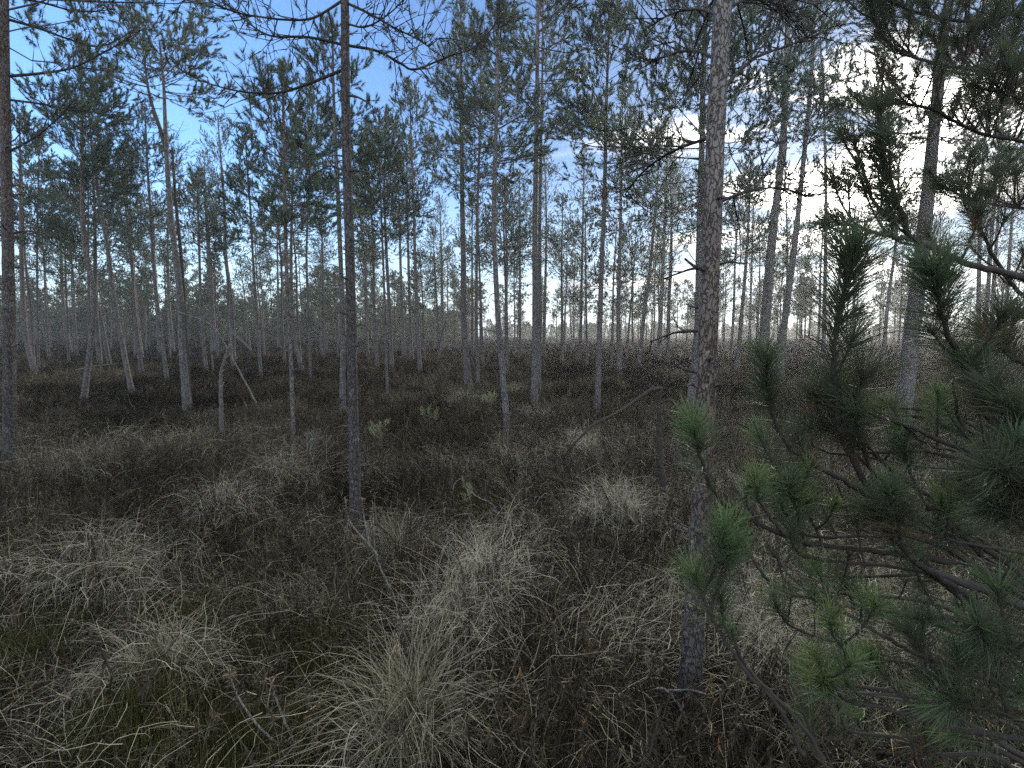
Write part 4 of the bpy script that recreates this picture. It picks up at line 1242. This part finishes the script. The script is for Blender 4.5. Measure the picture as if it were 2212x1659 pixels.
for q, (px, py, sp, hgt, n, tt, lab) in enumerate(TUSS):
    rr = np.random.RandomState(900 + q)
    c_ = ground_at(px, py, 0.1)
    rad_ = np.abs(rr.normal(0, 0.55, n)) * sp
    az = rr.uniform(0, 6.28, n)
    bx, by = c_[0] + np.cos(az) * rad_, c_[1] + np.sin(az) * rad_
    base = np.stack([bx, by, gz(bx, by) - 0.01], -1)
    g = Geo()
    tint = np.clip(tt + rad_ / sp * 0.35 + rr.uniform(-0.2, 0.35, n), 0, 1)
    comb = 6.28 * fbm(bx / 0.22, by / 0.22, 40 + q, 2) * 2
    turn = np.where(rr.uniform(size=n) < 0.55, az + rr.normal(0, 0.8, n), comb + rr.normal(0, 0.6, n))
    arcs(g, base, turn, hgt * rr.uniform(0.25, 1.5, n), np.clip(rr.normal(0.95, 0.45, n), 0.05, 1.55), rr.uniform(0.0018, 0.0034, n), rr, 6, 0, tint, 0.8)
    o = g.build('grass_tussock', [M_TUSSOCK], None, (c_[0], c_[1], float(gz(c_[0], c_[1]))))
    o.location = (float(c_[0]), float(c_[1]), float(gz(c_[0], c_[1])))
    tag(o, lab, 'grass tussock', 'tussocks of dry grass')

# ------------------------------------------------------------------ ground cover
def spots_in(n, y0, y1, rng, power=1.0, wide=1.12):
    """points over the visible wedge of ground between two distances"""
    yy = (y0 ** (2 * power) + rng.uniform(0, 1, n) * (y1 ** (2 * power) - y0 ** (2 * power))) ** (1 / (2 * power))
    xx = rng.uniform(-1, 1, n) * (yy * wide + 0.8)
    return xx, yy


def scatter(g, protos, x, y, scale, rng, tint, mat=0, tilt=0.18, dz=-0.02):
    which = rng.randint(0, len(protos), len(x))
    z = gz(x, y) + dz
    for q, (pv, pf, pt) in enumerate(protos):
        k = np.where(which == q)[0]
        if len(k) == 0:
            continue
        a = rng.uniform(0, 6.28, len(k)); c_, s_ = np.cos(a)[:, None], np.sin(a)[:, None]
        s = scale[k][:, None]
        vx = (pv[None, :, 0] * c_ - pv[None, :, 1] * s_) * s
        vy = (pv[None, :, 0] * s_ + pv[None, :, 1] * c_) * s
        vz = pv[None, :, 2] * s * rng.uniform(0.75, 1.25, (len(k), 1))
        tx, ty = rng.normal(0, tilt, (len(k), 1)), rng.normal(0, tilt, (len(k), 1))
        v = np.stack([vx + vz * tx + x[k][:, None], vy + vz * ty + y[k][:, None], vz + z[k][:, None]], -1)
        m = len(pv)
        f = pf[None] + (np.arange(len(k)) * m)[:, None, None]
        t_ = np.clip(tint[k][:, None] + pt[None, :], 0, 1)
        g.add(v.reshape(-1, 3), f.reshape(-1, 3), mat, t_.ravel())


def proto_heather(seed, stems, leaves, h, w, lw, ll):
    rr = np.random.RandomState(seed)
    g = Geo()
    for _ in range(stems):
        az = rr.uniform(0, 6.28); sp = rr.uniform(0.1, 0.6)
        b = np.array([rr.normal(0, 0.03), rr.normal(0, 0.03), 0])
        tip = b + np.array([math.cos(az) * sp, math.sin(az) * sp, 1.0]) * h * rr.uniform(0.6, 1.15)
        mid = (b + tip) / 2 + rr.normal(0, 0.015, 3)
        blades(g, b[None], tip[None], w, rr, 0, np.array([0.0]), (mid - (b + tip) / 2)[None])
        if leaves:
            s = rr.uniform(0.3, 1.0, (leaves, 1))
            bb = b + (tip - b) * s
            d = unit(rr.normal(0, 1, (leaves, 3)) * [1, 1, 0.5] + np.array([0, 0, 0.5]))
            blades(g, bb, bb + d * ll * rr.uniform(0.6, 1.3, (leaves, 1)), lw, rr, 0, rr.uniform(-0.15, 0.25, leaves))
    return np.concatenate(g.v), np.concatenate(g.f), np.concatenate(g.t)


def proto_ledum(seed):
    rr = np.random.RandomState(seed)
    g = Geo()
    h = rr.uniform(0.22, 0.36)
    pts = np.array([[0, 0, 0], [rr.normal(0, .02), rr.normal(0, .02), h * .5], [rr.normal(0, .03), rr.normal(0, .03), h]])
    poly = polyline(pts, 5)
    tube(g, poly, np.linspace(0.0035, 0.002, 5), 3, 0, -0.1)
    n = 40
    s = rr.uniform(0.5, 1.0, n)
    b, tn = along(poly, s)
    az = rr.uniform(0, 6.28, n)
    d = unit(np.stack([np.cos(az) * 0.55, np.sin(az) * 0.55, rr.uniform(-1.0, -0.1, n)], -1))
    blades(g, b, b + d * rr.uniform(0.02, 0.05, (n, 1)), 0.005, rr, 0, rr.uniform(-0.2, 0.2, n))
    blades(g, np.repeat(poly[-1:], 4, 0), poly[-1] + np.array([0, 0, 0.014]) + rr.normal(0, 0.004, (4, 3)), 0.006, rr, 0, np.full(4, 0.25))
    return np.concatenate(g.v), np.concatenate(g.f), np.concatenate(g.t)


rng = np.random.RandomState(31)
hp_near = [proto_heather(s, 6, 9, 0.26, 0.0035, 0.004, 0.022) for s in range(6)]
hp_mid = [proto_heather(20 + s, 6, 4, 0.30, 0.008, 0.010, 0.045) for s in range(5)]
hp_far = [proto_heather(40 + s, 7, 0, 0.36, 0.035, 0, 0) for s in range(4)]
g = Geo()
x, y = spots_in(24000, 1.2, 8.5, rng, 0.8)
gm = fbm(x / 0.9, y / 0.9, 55, 3)                                 # grass patches against heather patches
keep = rng.uniform(size=len(x)) < np.clip(1.6 - 1.9 * gm, 0.15, 1) * np.where(x < -0.4, 1.0, 0.8)
x, y = x[keep], y[keep]
pn = fbm(x / 0.7, y / 0.7, 123, 2)
scatter(g, hp_near, x, y, rng.uniform(0.5, 1.0, len(x)) * (0.6 + 0.9 * pn), rng, np.clip(rng.normal(0.45, 0.22, len(x)) + 0.9 * (fbm(x / 1.1, y / 1.1, 124, 2) - 0.5), 0, 0.95))
x, y = spots_in(46000, 7.5, 26, rng, 0.75)
pn = fbm(x / 1.3, y / 1.3, 125, 2)
k = rng.uniform(size=len(x)) < 0.25 + 1.5 * pn
x, y, pn = x[k], y[k], pn[k]
scatter(g, hp_mid, x, y, rng.uniform(0.6, 1.1, len(x)) * (0.45 + 1.15 * pn), rng, np.clip(rng.normal(0.5, 0.2, len(x)) + 1.2 * (fbm(x / 2, y / 2, 77, 3) - 0.5), 0, 0.97))
x, y = spots_in(34000, 24, 110, rng, 0.6)
scatter(g, hp_far, x, y, rng.uniform(0.6, 1.1, len(x)) * (0.5 + 1.1 * fbm(x / 2.5, y / 2.5, 126, 2)), rng, np.clip(rng.normal(0.5, 0.18, len(x)) + 1.0 * (fbm(x / 5, y / 5, 78, 3) - 0.5), 0, 0.78))
tag(g.build('heather', [M_HEATH]), 'dark brown heather and dwarf shrubs covering the bog floor', 'heather', None, 'stuff')

g = Geo()
x, y = spots_in(190000, 1.15, 10.0, rng, 0.72)
gm = fbm(x / 0.9, y / 0.9, 55, 3)
keep = rng.uniform(size=len(x)) < np.clip(2.6 * (gm - 0.24), 0.14, 1)
x, y, gm = x[keep], y[keep], gm[keep]
n = len(x)
az = 6.28 * fbm(x / 0.5, y / 0.5, 91, 2) * 1.6 + rng.normal(0, 0.9, n)
tint = np.clip(rng.normal(0.40, 0.27, n) + 0.8 * (gm - 0.45), 0, 0.93)
arcs(g, np.stack([x, y, gz(x, y) - 0.01], -1), az, rng.uniform(0.12, 0.42, n), rng.uniform(0.05, 1.3, n), rng.uniform(0.0018, 0.0036, n), rng, 4, 0, tint, 0.9)
x, y = spots_in(21000, 1.15, 7.5, rng, 0.72)                      # long bleached straw lying over everything
gm = fbm(x / 0.7, y / 0.7, 155, 3)
k = rng.uniform(size=len(x)) < np.clip(3.6 * (gm - 0.40), 0.06, 1)
x, y = x[k], y[k]
n = len(x)
az = 6.28 * fbm(x / 0.8, y / 0.8, 191, 2) * 1.5 + rng.normal(0, 0.6, n)
arcs(g, np.stack([x, y, gz(x, y) + rng.uniform(0.0, 0.16, n)], -1), az, rng.uniform(0.22, 0.55, n), rng.uniform(0.0, 0.9, n), rng.uniform(0.0018, 0.0034, n), rng, 6, 0, np.clip(rng.normal(0.75, 0.14, n), 0, 0.92), 0.55)
x, y = spots_in(40000, 8, 24, rng, 0.7)
gm = fbm(x / 1.6, y / 1.6, 56, 3)
k = gm > 0.46
x, y = x[k], y[k]
n = len(x)
arcs(g, np.stack([x, y, gz(x, y) - 0.01], -1), rng.uniform(0, 6.28, n), rng.uniform(0.2, 0.42, n), rng.uniform(0.5, 1.4, n), np.full(n, 0.006), rng, 3, 0, np.clip(rng.normal(0.35, 0.2, n), 0, 0.9), 0.9)
tag(g.build('dry_grass', [M_GRASS]), 'withered pale grass strands tangled over the near bog floor', 'grass', None, 'stuff')

g = Geo()
lp = [proto_ledum(300 + s) for s in range(8)]
x, y = spots_in(12000, 1.3, 8.0, rng, 0.8)
px = PW / 2 + PF * x / y
dens = np.clip(fbm(x / 0.8, y / 0.8, 66, 2) * 1.7 - 0.35, 0, 1) * np.where(px > 850, 1.0, 0.18)
k = rng.uniform(size=len(x)) < dens
x, y = x[k], y[k]
scatter(g, lp, x, y, rng.uniform(0.7, 1.2, len(x)), rng, np.where(rng.uniform(size=len(x)) < 0.04, 0.85, np.clip(rng.normal(0.4, 0.2, len(x)), 0, 0.75)), tilt=0.14)
tag(g.build('marsh_shrubs', [M_LEDUM]), 'upright brown marsh shrubs with drooping leaves in the near heath', 'shrubs', None, 'stuff')

g = Geo()
for (px, py, r_, n) in [(690, 1400, 0.30, 9000), (40, 1420, 0.25, 5000), (420, 1330, 0.25, 4000), (300, 1560, 0.25, 4000), (640, 1560, 0.2, 3000), (1000, 1080, 0.3, 3000), (930, 1240, 0.3, 3000), (80, 1130, 0.3, 1500), (1120, 895, 0.4, 1800), (1005, 880, 0.35, 1500), (520, 1600, 0.2, 2000), (830, 1260, 0.2, 1200)]:
    c_ = ground_at(px, py, 0.05)
    a = rng.uniform(0, 6.28, n); q = r_ * np.abs(rng.normal(0, 0.6, n))
    x, y = c_[0] + np.cos(a) * q, c_[1] + np.sin(a) * q
    b = np.stack([x, y, gz(x, y) - 0.005], -1)
    blades(g, b, b + np.stack([rng.normal(0, .015, n), rng.normal(0, .015, n), rng.uniform(0.03, 0.13, n)], -1), 0.008, rng, 0, rng.uniform(0, 1, n))
tag(g.build('moss', [M_MOSS]), 'yellow-green bog moss cushions between the grass', 'moss', None, 'stuff')

# ------------------------------------------------------------------ the damp air of the bog
bx = (-185, 185, -20, 185, -2.0, 14.0)
v = [(bx[a], bx[2 + b], bx[4 + c]) for c in (0, 1) for b in (0, 1) for a in (0, 1)]
f = [(0, 2, 1), (1, 2, 3), (4, 5, 6), (5, 7, 6), (0, 1, 4), (1, 5, 4), (2, 6, 3), (3, 6, 7), (0, 4, 2), (2, 4, 6), (1, 3, 5), (3, 7, 5)]
m, t, out = material('haze_air')
pv = t.new('ShaderNodeVolumePrincipled')
pv.inputs['Color'].default_value = (0.95, 0.97, 1.0, 1)
pv.inputs['Density'].default_value = 0.0011
pv.inputs['Anisotropy'].default_value = 0.6
t.l.new(pv.outputs[0], out.inputs['Volume'])
g = Geo()
g.add(v, f)
tag(g.build('haze', [m], smooth=False), None, None, None, 'stuff')
